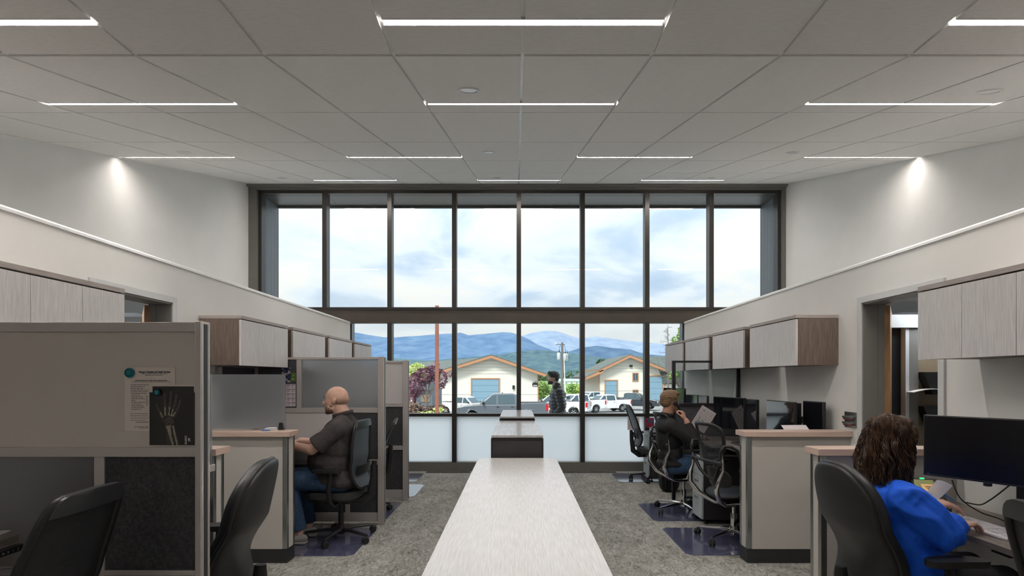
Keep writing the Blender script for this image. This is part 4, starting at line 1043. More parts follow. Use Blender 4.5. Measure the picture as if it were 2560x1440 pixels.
# gabled buildings
def gable(label, xl, xr, xpk, zeave, zpk, d, depth, ov, gz, eave_l=None, name='metal_shed'):
    b = thing(name, label, 'building', ((xl+xr)/2, d, gz), 0, 'cream gabled workshop buildings')
    cx = (xl+xr)/2; L, Rr, Pk = xl-cx, xr-cx, xpk-cx; ze, zp = zeave-gz, zpk-gz
    sl_r = (zp-ze)/(Rr-Pk); sl_l = (zp-ze)/(Pk-L)
    MB().prism([(L, 0), (Rr, 0), (Rr, ze), (Pk, zp), (L, ze)], 'y', 0, depth).build('body', 'siding_cream', b, smooth=0)
    # siding boards in the gable, panels below
    n = 0; z = ze*0.96
    while z < zp-0.3:
        z2 = z+0.42
        a0 = L if z2 < ze else Pk-(zp-z2-0.1)/sl_l; a1 = Rr if z2 < ze else Pk+(zp-z2-0.1)/sl_r
        bx(a0+0.05, a1-0.05, -0.045, -0.01, z+0.02, min(z2, zp-0.1)-0.02).build('siding_board', 'siding_cream', b, smooth=0) if a1-a0 > 1.5 else None
        z = z2
    bx(L, Rr, -0.05, -0.0, ze*0.5, ze*0.5+0.06).build('belt_trim', 'siding_cream', b, smooth=0)
    for s, sl, E in ((-1, sl_l, L), (1, sl_r, Rr)):
        e = E+s*ov; ze2 = zp-abs(e-Pk)*sl
        t_ = 0.14; pl = [(Pk, zp+0.02), (e, ze2+0.02), (e, ze2+0.02+t_), (Pk, zp+0.02+t_)]
        if s > 0: pl = pl[::-1]
        # roof plane in rows of shingles
        rf = MB().prism(pl[::-1] if False else pl, 'y', -0.9, depth+0.5).build('roof_plane', 'shingle_roof', b, smooth=0)
        fp = [(Pk, zp-0.30), (e, ze2-0.30), (e, ze2+0.03), (Pk, zp+0.03)]
        if s > 0: fp = fp[::-1]
        MB().prism(fp, 'y', -0.98, -0.90).build('fascia', 'fascia_orange', b, smooth=0)
        bx(e, e+s*0.1, -0.9, depth+0.5, ze2-0.2, ze2+0.12).build('gutter', 'fascia_orange', b, smooth=0)
        bx(E-0.06, E+0.06, -0.08, 0, 0, ze).build('corner_trim', 'fascia_orange', b, smooth=0)
    return b, cx
def roller(b, cx, x0, x1, z0, z1, gz):
    x0, x1 = x0-cx, x1-cx; z0, z1 = z0-gz, z1-gz
    dd = bx(x0-0.15, x0, -0.12, 0, z0, z1+0.15).build('door_frame', 'fascia_orange', b, smooth=0)
    bx(x1, x1+0.15, -0.12, 0, z0, z1+0.15).build('door_frame', 'fascia_orange', b, smooth=0)
    bx(x0, x1, -0.12, 0, z1, z1+0.15).build('door_frame', 'fascia_orange', b, smooth=0)
    n = 6; hh = (z1-z0)/n
    dr = bx(x0, x1, -0.03, 0, z0, z1).build('roller_door', 'roller_door', b, smooth=0)
    for i in range(n): bx(x0+0.02, x1-0.02, -0.07, -0.03, z0+i*hh+0.015, z0+(i+1)*hh-0.015).build('door_panel', 'roller_door', dr, smooth=0)
d1 = 72.0
q = lambda px, py, d: P(px, py, d)
gz1 = q(0, 1030, d1).z-0.6
b1, cx1 = gable('cream gabled building behind the grey pickup', q(1098, 0, d1).x, q(1345, 0, d1).x, q(1229, 0, d1).x, q(0, 930, d1).z, q(0, 890, d1).z, d1, 16, 0.95, gz1)
roller(b1, cx1, q(1180, 0, d1).x, q(1247, 0, d1).x, gz1, q(0, 948, d1).z, gz1)
# long side roof running away to the left (second wing)
x0 = q(1098, 0, d1).x-cx1
wg = MB(); za = q(0, 936, d1).z-gz1
wg.add([(x0-0.9, -0.9, za-0.2), (x0-14, 6, za-0.6), (x0-6, 16, q(0, 898, d1).z-gz1), (q(1228, 0, d1).x-cx1, 12, q(0, 888, d1).z-gz1+0.2), (x0-0.9, -0.9, za-0.5), (x0-14, 6, za-0.9), (x0-6, 16, za+0.4), (2, 12, za)],
       [(0, 3, 2, 1), (4, 5, 6, 7), (0, 1, 5, 4), (1, 2, 6, 5), (2, 3, 7, 6), (3, 0, 4, 7)])
wg.build('side_roof', 'shingle_roof', b1, smooth=0)
MB().box(x0-12, x0-0.1, 6, 14, 0, za-0.8).build('side_wing', 'siding_cream', b1, smooth=0)
sx = q(1338, 0, d1).x-cx1; sz = q(0, 965, d1).z-gz1
sg = MB().prism([(sx-0.38, sz), (sx+0.38, sz)]+[(sx+0.38*math.cos(a), sz+0.22+0.38*math.sin(a)) for a in [i*PI/10 for i in range(11)]], 'y', -0.12, -0.06).build('emblem_sign', 'black_steel', b1, smooth=0)
MB().box(sx-0.26, sx+0.26, -0.13, -0.12, sz+0.04, sz+0.12).build('white_bar', 'car_white', sg, smooth=0)
arc = MB(); n_ = 8
for i in range(n_):
    a = R(35+110*i/n_); a2 = R(35+110*(i+0.6)/n_)
    arc.add([(sx+0.33*math.cos(a), -0.13, sz+0.22+0.33*math.sin(a)), (sx+0.27*math.cos(a), -0.13, sz+0.22+0.27*math.sin(a)), (sx+0.27*math.cos(a2), -0.13, sz+0.22+0.27*math.sin(a2)), (sx+0.33*math.cos(a2), -0.13, sz+0.22+0.33*math.sin(a2))], [(0, 1, 2, 3)])
arc.build('arched_mark', 'car_white', sg, smooth=0)
lx = q(1284, 0, d1).x-cx1; lz = q(0, 968, d1).z-gz1
MB().box(lx-0.15, lx+0.15, -0.25, 0, lz-0.25, lz+0.25).build('wall_lamp', 'black_steel', b1, bevel=0.05)
d2 = 78.0; gz2 = q(0, 1020, d2).z-0.5
b2, cx2 = gable('cream gabled building with two blue doors behind the white pickups', q(1498, 0, d2).x, q(1662, 0, d2).x, q(1572, 0, d2).x, q(0, 925, d2).z, q(0, 889, d2).z, d2, 18, 0.1, gz2)
roller(b2, cx2, q(1514, 0, d2).x, q(1542, 0, d2).x, gz2, q(0, 952, d2).z, gz2)
roller(b2, cx2, q(1624, 0, d2).x, q(1656, 0, d2).x, gz2, q(0, 941, d2).z, gz2)
# lean-to roof on the left
xa = q(1462, 0, d2).x-cx2; xb = q(1500, 0, d2).x-cx2; zA = q(0, 944, d2).z-gz2; zB = q(0, 924, d2).z-gz2
MB().prism([(xa, zA-0.3), (xb+0.3, zB-0.45), (xb+0.3, zB), (xa, zA)], 'y', -0.98, -0.9).build('fascia', 'fascia_orange', b2, smooth=0)
MB().prism([(xa, zA-0.05), (xb, zB-0.15), (xb, zB), (xa, zA+0.1)], 'y', -0.9, 18).build('lean_to_roof', 'shingle_roof', b2, smooth=0)
MB().prism([(xa+0.1, zA-0.2), (xb, zB-0.3), (xb, zB-0.16), (xa+0.1, zA-0.06)], 'y', -0.9, 18).build('soffit', 'fascia_orange', b2, smooth=0)
# right wing of building two: lower roof sloping away
xr_ = q(1662, 0, d2).x-cx2
MB().add([(xr_-4.6, 1.5, q(0, 889, d2).z-gz2), (xr_+9, 1.5, q(0, 889, d2).z-gz2-0.2), (xr_+9, -0.6, q(0, 935, d2).z-gz2), (xr_+0.2, -0.6, q(0, 928, d2).z-gz2),
          (xr_-4.6, 3, 3), (xr_+9, 3, 3), (xr_+9, -0.5, 4.0), (xr_+0.2, -0.5, 4.0)], [(0, 3, 2, 1), (4, 5, 6, 7), (0, 1, 5, 4), (1, 2, 6, 5), (2, 3, 7, 6), (3, 0, 4, 7)]).build('side_roof', 'shingle_roof', b2, smooth=0)
MB().box(xr_, xr_+9, 0, 8, 0, q(0, 937, d2).z-gz2).build('side_wing', 'siding_cream', b2, smooth=0)
def bwin(b, cx, gz, d, x0, x1, y0, y1):
    A = q(x0, y1, d); B = q(x1, y0, d)
    f = MB(); w = 0.12
    for (a, b_, c_, d_) in ((A.x-w, A.x, A.z-w, B.z+w), (B.x, B.x+w, A.z-w, B.z+w), (A.x, B.x, B.z, B.z+w), (A.x, B.x, A.z-w, A.z), ((A.x+B.x)/2-0.04, (A.x+B.x)/2+0.04, A.z, B.z)):
        f.box(a-cx, b_-cx, -0.1, 0, c_-gz, d_-gz)
    o = f.build('window_frame', 'fascia_orange' if d > 77 else 'siding_cream', b, smooth=0)
    bx(A.x-cx, B.x-cx, -0.06, -0.02, A.z-gz, B.z-gz).build('pane', 'car_glass', o, smooth=0)
bwin(b2, cx2, gz2, d2, 1583, 1594, 934, 951); bwin(b2, cx2, gz2, d2, 1583, 1594, 976, 990); bwin(b2, cx2, gz2, d2, 1694, 1712, 934, 951)
lx = q(1577, 0, d2).x-cx2; lz = q(0, 915, d2).z-gz2
MB().box(lx-0.2, lx+0.2, -0.3, 0, lz-0.15, lz+0.15).build('wall_lamp', 'black_steel', b2, bevel=0.05)
# small brown building with a teal roof at far left
d3 = 46.0; gz3 = ground_z(d3)
b3 = thing('brown_building', 'small brown building with a flat teal roof edge behind the purple tree', 'building', (q(1030, 0, d3).x, d3, gz3))
c3 = q(1030, 0, d3).x
za, zb, zc = q(0, 975, d3).z-gz3, q(0, 955, d3).z-gz3, q(0, 948, d3).z-gz3
bx(q(900, 0, d3).x-c3, q(1034, 0, d3).x-c3, 0, 6, 0, za).build('lower_wall', 'rust_steel', b3, smooth=0)
bx(q(900, 0, d3).x-c3, q(1060, 0, d3).x-c3, 0.3, 6, 0.9, za-0.2).build('timber_wall', mat('dark_timber', (0.06, 0.035, 0.025), 0.8, var=0.1), b3, smooth=0)
bx(q(900, 0, d3).x-c3, q(1075, 0, d3).x-c3, -0.2, 6, za, zb).build('grey_band', mat('blue_grey_panel', (0.13, 0.155, 0.18), 0.7, var=0.03), b3, smooth=0)
bx(q(1040, 0, d3).x-c3, q(1080, 0, d3).x-c3, 0.1, 6, 0, za).build('grey_wall', M['blue_grey_panel'], b3, smooth=0)
bx(q(1052, 0, d3).x-c3, q(1074, 0, d3).x-c3, 0.05, 0.1, za-1.0, za-0.4).build('window_pane', 'tan_panel', b3, smooth=0)
bx(q(890, 0, d3).x-c3, q(1047, 0, d3).x-c3, -0.8, 6.5, zb+0.02, zc).build('teal_roof', mat('teal_metal', (0.08, 0.38, 0.36), 0.5, var=0.03), b3, smooth=0)
bx(q(1026, 0, d3).x-c3, q(1031, 0, d3).x-c3, -0.03, 0.0, 1.25, 1.6).build('notice', 'car_white', b3, smooth=0)
# steel column near the window
pc = q(1092.5, 945, 19.0)
o = thing('steel_column', 'tall rust brown steel column standing outside the window', 'column', (pc.x, 19.0, ground_z(19)))
bx(-0.058, 0.058, -0.058, 0.058, 0, q(0, 764, 19.0).z-ground_z(19)).build('shaft', 'rust_steel', o, bevel=0.006)
bx(-0.12, 0.12, -0.12, 0.12, 0, 0.02).build('base_plate', 'rust_steel', o, bevel=0.003)
# utility pole with transformers
dp = 58.0; pp = q(1405.5, 945, dp); up = thing('utility_pole', 'wooden utility pole carrying two grey transformers', 'utility pole', (pp.x, dp, ground_z(dp)))
zt_ = q(0, 856, dp).z-ground_z(dp); Zp = lambda py: q(0, py, dp).z-ground_z(dp); Xp = lambda px: q(px, 0, dp).x-pp.x
MB().tube([(0, 0, 0), (0, 0, zt_)], [0.16, 0.11], 10).build('pole_shaft', 'pole_wood', up)
for (px, py0, py1, r, y) in ((1396.5, 882, 899, 0.18, -0.1), (1411.5, 880, 901, 0.17, -0.15), (1417, 882, 901, 0.17, 0.3)):
    MB().lathe([(r*0.9, 0), (r, 0.04), (r, 0.62), (r*0.8, 0.7), (0.05, 0.74)], 14, (Xp(px), y, Zp(py1))).build('transformer', 'transformer_grey', up)
    MB().lathe([(0.03, 0), (0.05, 0.05), (0.03, 0.1), (0.04, 0.15), (0.02, 0.3)], 8, (Xp(px)+0.08, y, Zp(py1)+0.72)).build('insulator', 'black_rubber', up)
MB().tube([(-0.7, 0, Zp(861)), (0.3, 0, Zp(861))], 0.04, 6).build('crossarm', 'pole_wood', up)
MB().tube([(-0.55, 0, Zp(860)), (-0.62, -0.1, Zp(858)), (-0.68, -0.1, Zp(861))], 0.09, 8).build('street_lamp_head', 'transformer_grey', up)
for s in (-1, 1): MB().tube([(s*0.05, 0, Zp(858)), (s*0.3, 0, Zp(868)), (s*0.35, 0, Zp(878)), (s*0.25, 0, Zp(884))], 0.018, 5).build('wire', 'black_rubber', up)
MB().tube([(0.30, 0, Zp(884)), (0.75, 0, Zp(895)), (0.72, 0, Zp(905)), (0.3, 0, Zp(906))], 0.02, 5).build('wire', 'black_rubber', up)
o = thing('guy_pole', 'thin white slanting pole beside the utility pole', 'pole', (q(1414, 0, 62).x, 62, ground_z(62)))
MB().tube([(0.05, 0, 0), (-0.18, 0, q(0, 897, 62).z-ground_z(62))], [0.10, 0.04], 8).build('shaft', 'car_white', o)
MB().lathe([(0.16, 0), (0.16, 0.03), (0.08, 0.05)], 10).build('base_plate', 'transformer_grey', o)

# pickups (local +X forward)
def pickup(label, paint, loc, rz, cover=False, grp='parked pickups'):
    c = thing('pickup_truck', label, 'pickup', loc, rz, grp)
    def archpts(cx, r, z0=0.42, n=9):      # left to right over the top
        return [(cx+r*math.cos(PI-PI*i/(n-1)), z0+r*math.sin(PI-PI*i/(n-1))) for i in range(n)]
    low = [(-2.95, 0.50)]+[p for p in archpts(-1.75, 0.50)]+[p for p in archpts(1.85, 0.50)]+[(2.86, 0.45), (2.93, 0.62), (2.93, 0.95), (2.85, 1.08), (2.3, 1.17), (1.45, 1.24), (-1.05, 1.26), (-1.1, 1.34), (-2.95, 1.36)]
    MB().prism(low, 'y', -0.98, 0.98).build('body', paint, c, bevel=0.05, seg=3, smooth=50)
    # cab loft
    prof = [(1.42, 1.22), (0.62, 1.86), (0.40, 1.93), (-0.75, 1.94), (-0.98, 1.86), (-1.08, 1.25)]
    wl = [0.93, 0.76, 0.73, 0.73, 0.76, 0.93]
    vs = [(x, -w, z) for (x, z), w in zip(prof, wl)]+[(x, w, z) for (x, z), w in zip(prof, wl)]
    n = len(prof); fs = [tuple(range(n)), tuple(range(n, 2*n))[::-1]]+[(i, n+i, n+(i+1) % n, (i+1) % n) for i in range(n)]
    MB().add(vs, fs).build('cab', paint, c, bevel=0.04, seg=2, smooth=50)
    # windows
    def side_pane(pts, nm='side_window'):
        for s in (-1, 1):
            vv = []
            for (x, z) in pts:
                w = 0.93-(z-1.24)/0.64*0.17+0.012
                vv.append((x, s*w, z))
            vv2 = [(x, y-s*0.03, z) for x, y, z in vv]; k = len(vv)
            ff = [tuple(range(k)) if s < 0 else tuple(range(k))[::-1]]+[((i, k+i, k+(i+1) % k, (i+1) % k) if s < 0 else ((i+1) % k, k+(i+1) % k, k+i, i)) for i in range(k)]
            MB().add(vv+vv2, ff).build(nm, 'car_glass', c, smooth=0)
    side_pane([(1.12, 1.30), (0.30, 1.30), (0.30, 1.84), (0.55, 1.82)])
    side_pane([(0.20, 1.30), (-0.88, 1.30), (-0.84, 1.80), (-0.70, 1.85), (0.20, 1.85)])
    nf = Vector((0.64, 0, 0.80)).normalized()*0.012
    MB().add([(1.34+nf.x, -0.82, 1.285+nf.z), (0.68+nf.x, -0.70, 1.815+nf.z), (0.68+nf.x, 0.70, 1.815+nf.z), (1.34+nf.x, 0.82, 1.285+nf.z),
              (1.34, -0.82, 1.27), (0.68, -0.70, 1.80), (0.68, 0.70, 1.80), (1.34, 0.82, 1.27)], [(3, 2, 1, 0), (4, 5, 6, 7), (0, 1, 5, 4), (1, 2, 6, 5), (2, 3, 7, 6), (3, 0, 4, 7)]).build('windscreen', 'car_glass', c, smooth=0)
    bx(-1.065, -1.045, -0.62, 0.62, 1.42, 1.80).build('rear_window', 'car_glass', c, smooth=0)
    for x in (-1.75, 1.85):
        for s in (-1, 1):
            w = MB().lathe([(0.22, -0.12), (0.38, -0.12), (0.405, -0.08), (0.405, 0.08), (0.38, 0.12), (0.22, 0.12)], 22, (x, s*0.86, 0.405), 'y').build('wheel', 'black_rubber', c)
            rm = MB().lathe([(0.04, -0.03), (0.10, -0.03), (0.22, 0.0), (0.24, 0.02), (0.24, 0.0), (0.05, -0.05)], 18, (x, s*0.955, 0.405), 'y')
            for k in range(6):
                a = k*PI/3; rm.tube([(x+0.05*math.cos(a), s*0.965, 0.405+0.05*math.sin(a)), (x+0.23*math.cos(a), s*0.97, 0.405+0.23*math.sin(a))], 0.028, 6)
            rm.build('rim', 'transformer_grey', w)
    bx(2.90, 2.99, -0.85, 0.85, 0.42, 0.62).build('front_bumper', 'transformer_grey' if paint != 'car_black' else 'black_plastic', c, bevel=0.03)
    bx(-3.08, -2.94, -0.9, 0.9, 0.48, 0.66).build('rear_bumper', 'transformer_grey' if paint != 'car_black' else 'black_plastic', c, bevel=0.03)
    bx(2.92, 2.965, -0.55, 0.55, 0.68, 1.02).build('grille', 'black_plastic', c, bevel=0.01)
    for s in (-1, 1):
        bx(2.74, 2.95, s*0.60, s*0.965, 0.80, 1.04).build('headlight', 'head_lamp', c, bevel=0.02)
        bx(-2.97, -2.80, s*0.80, s*0.995, 0.86, 1.28).build('tail_light', 'tail_red', c, bevel=0.015)
        MB().ell((1.10, s*1.10, 1.36), (0.09, 0.12, 0.10)).build('mirror', 'black_plastic', c)
        for x in (0.12, -0.78): bx(x, x+0.16, s*0.978, s*1.0, 1.08, 1.12).build('door_handle', 'black_plastic', c, bevel=0.008)
        bx(0.245, 0.255, s*0.975, s*0.983, 0.55, 1.24).build('door_gap', 'black_rubber', c, smooth=0)
        bx(-0.98, -0.97, s*0.975, s*0.983, 0.55, 1.24).build('door_gap', 'black_rubber', c, smooth=0)
        MB().tube([(1.85+0.53*math.cos(PI*i/12), s*0.975, 0.42+0.53*math.sin(PI*i/12)) for i in range(13)], 0.045, 6).build('fender_flare', paint, c)
        MB().tube([(-1.75+0.53*math.cos(PI*i/12), s*0.975, 0.42+0.53*math.sin(PI*i/12)) for i in range(13)], 0.045, 6).build('fender_flare', paint, c)
    bx(-2.93, -1.12, -0.86, 0.86, 1.355, 1.365).build('bed_liner', 'black_rubber', c, smooth=0)
    if paint == 'car_grey':
        MB().tube([(-0.1, -0.30, 1.96), (-0.1, 0.30, 1.96)], 0.03, 6).build('roof_rack', 'black_plastic', c)
    return c
def place(px, d): return (q(px, 0, d).x, d, q(0, 1, 1).z*0+ground_z(d))
def gz_for(py_roof, d, h=1.94): return q(0, py_roof, d).z-h
def trk(label, paint, px, py_roof, d, rz):
    return pickup(label, paint, (q(px, 0, d).x, d, max(gz_for(py_roof, d), ground_z(d)-0.3)), rz)
trk('dark grey pickup parked outside, red tail light by the walking man', 'car_grey', 1252, 983, 35.5, PI+R(3))
trk('white pickup beyond the grey one, left of the rust column base', 'car_white', 1163, 991, 57, R(-28))
trk('white pickup partly behind the walking man', 'car_white', 1392, 986, 50, PI-R(18))
trk('white pickup between the walking man and the next mullion', 'car_white', 1441, 985, 56, PI+R(26))
trk('white pickup with black wheels standing broadside', 'car_white', 1511, 986, 62, PI+R(22))
trk('black pickup parked farther right near the blue door', 'car_black', 1585, 982, 66, R(-24)+PI*0)
trk('white pickup farthest back behind the others', 'car_white', 1478, 979, 74, PI+R(30))
# trees
rp = lambda px, py, d: q(px, py, d)
d = 24; t0 = rp(1062, 0, d)
tree('purple leaved plum tree by the rust column', (t0.x+0.08, d, ground_z(d)), 3.0, [((-0.45+0.0, 0, 1.95), (0.38, 0.4, 0.55)), ((-0.1, 0, 2.35), (0.42, 0.4, 0.40)), ((0.25, 0, 2.45), (0.35, 0.3, 0.35)), ((0.45, 0, 2.85), (0.13, 0.13, 0.3)), ((0.6, 0, 2.2), (0.3, 0.3, 0.45)), ((0.95, 0, 2.4), (0.25, 0.2, 0.12)), ((-0.62, 0, 1.45), (0.16, 0.2, 0.5))], 'leaf_purple', 1800, 0.12, 0.05, 3)
tree('low brown twiggy shrub under the purple tree', (t0.x, d-1, ground_z(d-1)), 1.2, [((-0.3, 0, 0.6), (0.6, 0.4, 0.6)), ((0.4, 0, 0.55), (0.55, 0.4, 0.5)), ((0.8, 0, 0.8), (0.3, 0.3, 0.35))], 'twig_brown', 2200, 0.12, 0.03, 4, 'shrub')
tree('small bright green shrub in front of the brown twigs', (t0.x+0.35, d-2.5, ground_z(d-2.5)), 1.2, [((-0.1, 0, 0.45), (0.28, 0.25, 0.4)), ((0.3, 0, 0.65), (0.3, 0.2, 0.22)), ((0.6, 0, 0.9), (0.22, 0.2, 0.1))], 'leaf_yellow', 700, 0.1, 0.02, 5, 'shrub')
d = 56; t0 = rp(1046, 0, d)
tree('yellow green leafy tree behind the teal roof', (t0.x-0.3, d, ground_z(d)), 5.0, [((0.2, 0, 4.4), (0.95, 0.8, 0.75)), ((-0.8, 0, 3.6), (0.9, 0.8, 0.7)), ((0.9, 0, 3.6), (0.7, 0.7, 0.6)), ((-1.4, 0, 3.1), (0.6, 0.6, 0.4))], 'leaf_yellow', 2600, 0.22, 0.12, 6)
d = 110; t0 = rp(1510, 0, d)
tree('round dark green tree left of the second gabled building', (t0.x, d, -2.4), 8.0, blobs_rand(16, 1.9, 1.6, 3.0, 7.0, 1.0, 8, 0.4), 'leaf_dark', 4000, 0.42, 0.3, 7)
d = 70; t0 = rp(1700, 0, d)
tree('tall green pine at the right edge of the view', (t0.x+0.1, d, -2.4), 11.6, blobs_rand(22, 1.5, 1.0, 4.0, 10.8, 0.7, 9, 0.6), 'leaf_green', 3600, 0.3, 0.22, 8)
d = 110; t0 = rp(1795, 0, d); tree('pine tip showing through the upper window at right', (t0.x, d, -2.4), 18, blobs_rand(14, 2.0, 2.0, 8, 17, 1.2, 10, 0.7), 'leaf_green', 3000, 0.4, 0.3, 9)
# bare tree
d = 64; t0 = rp(1670, 0, d); rnd = random.Random(5)
bt = thing('bare_tree', 'bare leafless tree left of the tall pine', 'tree', (t0.x, d, -2.4)); tr = MB(); H = q(0, 812, d).z+2.4
tr.tube([(0, 0, 0), (0.05, 0, H*0.5), (-0.02, 0, H)], [0.13, 0.09, 0.02], 7); tr.build('trunk', 'pole_wood', bt)
br = MB()
for i in range(46):
    z = H*(0.40+0.58*i/46); a = rnd.uniform(0, 6.28); l = rnd.uniform(0.7, 1.5)*(1.35-i/46)
    p1 = (l*0.5*math.cos(a), l*0.5*math.sin(a), z+0.05); p2 = (l*math.cos(a), l*math.sin(a), z+0.12*rnd.random()-0.12)
    br.tube([(0, 0, z), p1, p2], [0.035, 0.022, 0.008], 5)
    for k in range(3):
        f = rnd.uniform(0.4, 0.95); s = Vector(p2)*f; s.z = z; e = s+Vector((rnd.uniform(-0.3, 0.3), rnd.uniform(-0.3, 0.3), rnd.uniform(-0.05, 0.3))); br.tube([s, e], [0.012, 0.005], 4)
br.build('branches', 'pole_wood', bt)
# hedge row and brush behind the lots
for i, (px, d, w, h, m_) in enumerate([(1362, 96, 4.2, 3.4, 'leaf_green'), (1432, 130, 5, 2.6, 'leaf_green'), (1460, 120, 4, 2.8, 'leaf_yellow'), (1486, 100, 3.6, 3.6, 'leaf_green'), (1530, 150, 4, 3, 'leaf_dark')]):
    t0 = rp(px, 0, d)
    tree(['bushy green hedge right of the first gabled building', 'low green brush in the field left of centre mullion', 'pale green brush beside the mullion', 'green bush under the lean-to roof', 'dark brush beyond the lots'][i], (t0.x, d, -2.4), h, blobs_rand(12, w*0.5, 1.5, 0.6, h*0.8, 0.9, 20+i, 0.3), m_, 1800, 0.35, 0.1, 30+i, 'bush')
# farm building far in the field
df = 420; fp = q(1430, 0, df)
fb = thing('farm_shed', 'long pale farm shed far out in the green field', 'building', (fp.x, df, -3.2))
bx(-11, 11, 0, 8, 0, 2.2).build('walls', 'siding_cream', fb, smooth=0)
MB().prism([(-0.6, 2.2), (8.6, 2.2), (4, 4.2)], 'x', -11.4, 11.4).build('roof', mat('pale_blue_roof', (0.35, 0.52, 0.60), 0.5, var=0.03), fb, smooth=0)
for i in range(5): bx(-9+4*i, -7.6+4*i, -0.05, 0, 0, 1.5).build('door', 'roller_door', fb, smooth=0)
# treeline at the far side of the field
rnd = random.Random(3); tl = MB(); 
bl = [((rnd.uniform(-900, 900), rnd.uniform(900, 1100), rnd.uniform(-4, 8)), (26, 10, 8)) for i in range(130)]
o = leaf_cloud(bl, 16000, 5.0, rnd).build('treeline', 'leaf_dark', smooth=0); tag(o, 'dark band of trees along the far side of the field', 'trees', kind='stuff')
# ------------------------------------------------------------------ people
mat('skin', (0.50, 0.27, 0.19), 0.5, scale=12, col2=(0.60, 0.34, 0.25), bump=0.02)
mat('skin_pale', (0.55, 0.33, 0.25), 0.5, scale=12, col2=(0.64, 0.41, 0.32), bump=0.02)
mat('stubble', (0.13, 0.085, 0.065), 0.8, scale=260, col2=(0.30, 0.19, 0.14), detail=3)
mat('polo_grey', (0.042, 0.036, 0.037), 0.85, var=0.12, scale=50, bump=0.08)
mat('jacket_black', (0.006, 0.006, 0.008), 0.75, var=0.1, scale=60, bump=0.05)
mat('puffer', (0.020, 0.023, 0.030), 0.42, var=0.1, scale=12)
mat('sweat_blue', (0.0, 0.085, 0.62), 0.8, scale=4, col2=(0.0, 0.10, 0.70), bump=0.03)
mat('denim', (0.018, 0.045, 0.10), 0.9, scale=60, col2=(0.04, 0.085, 0.17), bump=0.1)
mat('trousers_dark', (0.015, 0.015, 0.018), 0.85, var=0.1, scale=40)
mat('hair_brown', (0.014, 0.007, 0.005), 0.46, scale=22, col2=(0.085, 0.045, 0.026), stretch=(3, 3, 0.6), spec=0.22)
mat('hair_blond', (0.10, 0.055, 0.025), 0.5, scale=40, col2=(0.30, 0.185, 0.095), stretch=(3, 3, 0.8), bump=0.3)
mat('hair_black', (0.01, 0.008, 0.008), 0.5, var=0.2, scale=40, bump=0.3)
mat('eye_white', (0.7, 0.68, 0.66), 0.2, var=0.01); mat('iris', (0.05, 0.03, 0.02), 0.2, var=0.05)
mat('gold', (0.75, 0.55, 0.28), 0.25, metal=1.0, var=0.01)

def frame(origin, fwd, up=(0, 0, 1)):
    x = Vector(fwd).normalized(); z = Vector(up); z = (z-x*z.dot(x)).normalized(); y = z.cross(x)
    m = Matrix((x, y, z)).transposed().to_4x4(); m.translation = Vector(origin); return m
def head_prims(mb, m, s=1.0, neck=None, fat=1.0):
    h = MB(); e = h.ell
    e((-0.012, 0, 0.035), (0.097*1.0, 0.076, 0.088))            # cranium
    e((0.018, 0, 0.005), (0.074, 0.068, 0.085))                  # face mass
    e((0.030, 0, -0.055), (0.055, 0.056*fat, 0.050))             # jaw
    e((0.066, 0, -0.088), (0.022, 0.026, 0.018))                 # chin
    e((0.070, 0, 0.040), (0.020, 0.048, 0.014))                  # brow
    h.cap((0.082, 0, 0.020), (0.108, 0, -0.016), 0.010, 0.013)   # nose
    for sy in (-1, 1):
        e((0.098, sy*0.011, -0.020), (0.010, 0.009, 0.007))
        e((0.052, sy*0.038, -0.010), (0.028, 0.022, 0.022))      # cheek
        e((-0.012, sy*0.073, 0.000), (0.015, 0.008, 0.026), Euler((0, R(-12), 0)))   # ear
        e((-0.020, sy*0.079, 0.006), (0.010, 0.004, 0.017))
    e((0.086, 0, -0.044), (0.014, 0.024, 0.006)); e((0.083, 0, -0.054), (0.014, 0.022, 0.007))   # lips
    h.xf(m @ Matrix.Scale(s, 4)); mb.add(h.v, h.f)
def eyes(parent, m, s=1.0):
    for sy in (-1, 1):
        h = MB().ell((0.070, sy*0.031, 0.016), 0.0125); h.xf(m @ Matrix.Scale(s, 4)); o = h.build('eye', 'eye_white', parent)
        h = MB().ell((0.0808, sy*0.031, 0.016), (0.003, 0.006, 0.006)); h.xf(m @ Matrix.Scale(s, 4)); h.build('iris', 'iris', o)
        h = MB().tube([(0.086, sy*0.012, 0.038), (0.090, sy*0.030, 0.043), (0.080, sy*0.048, 0.039)], 0.0035, 6); h.xf(m @ Matrix.Scale(s, 4)); h.build('eyebrow', 'hair_brown', parent)
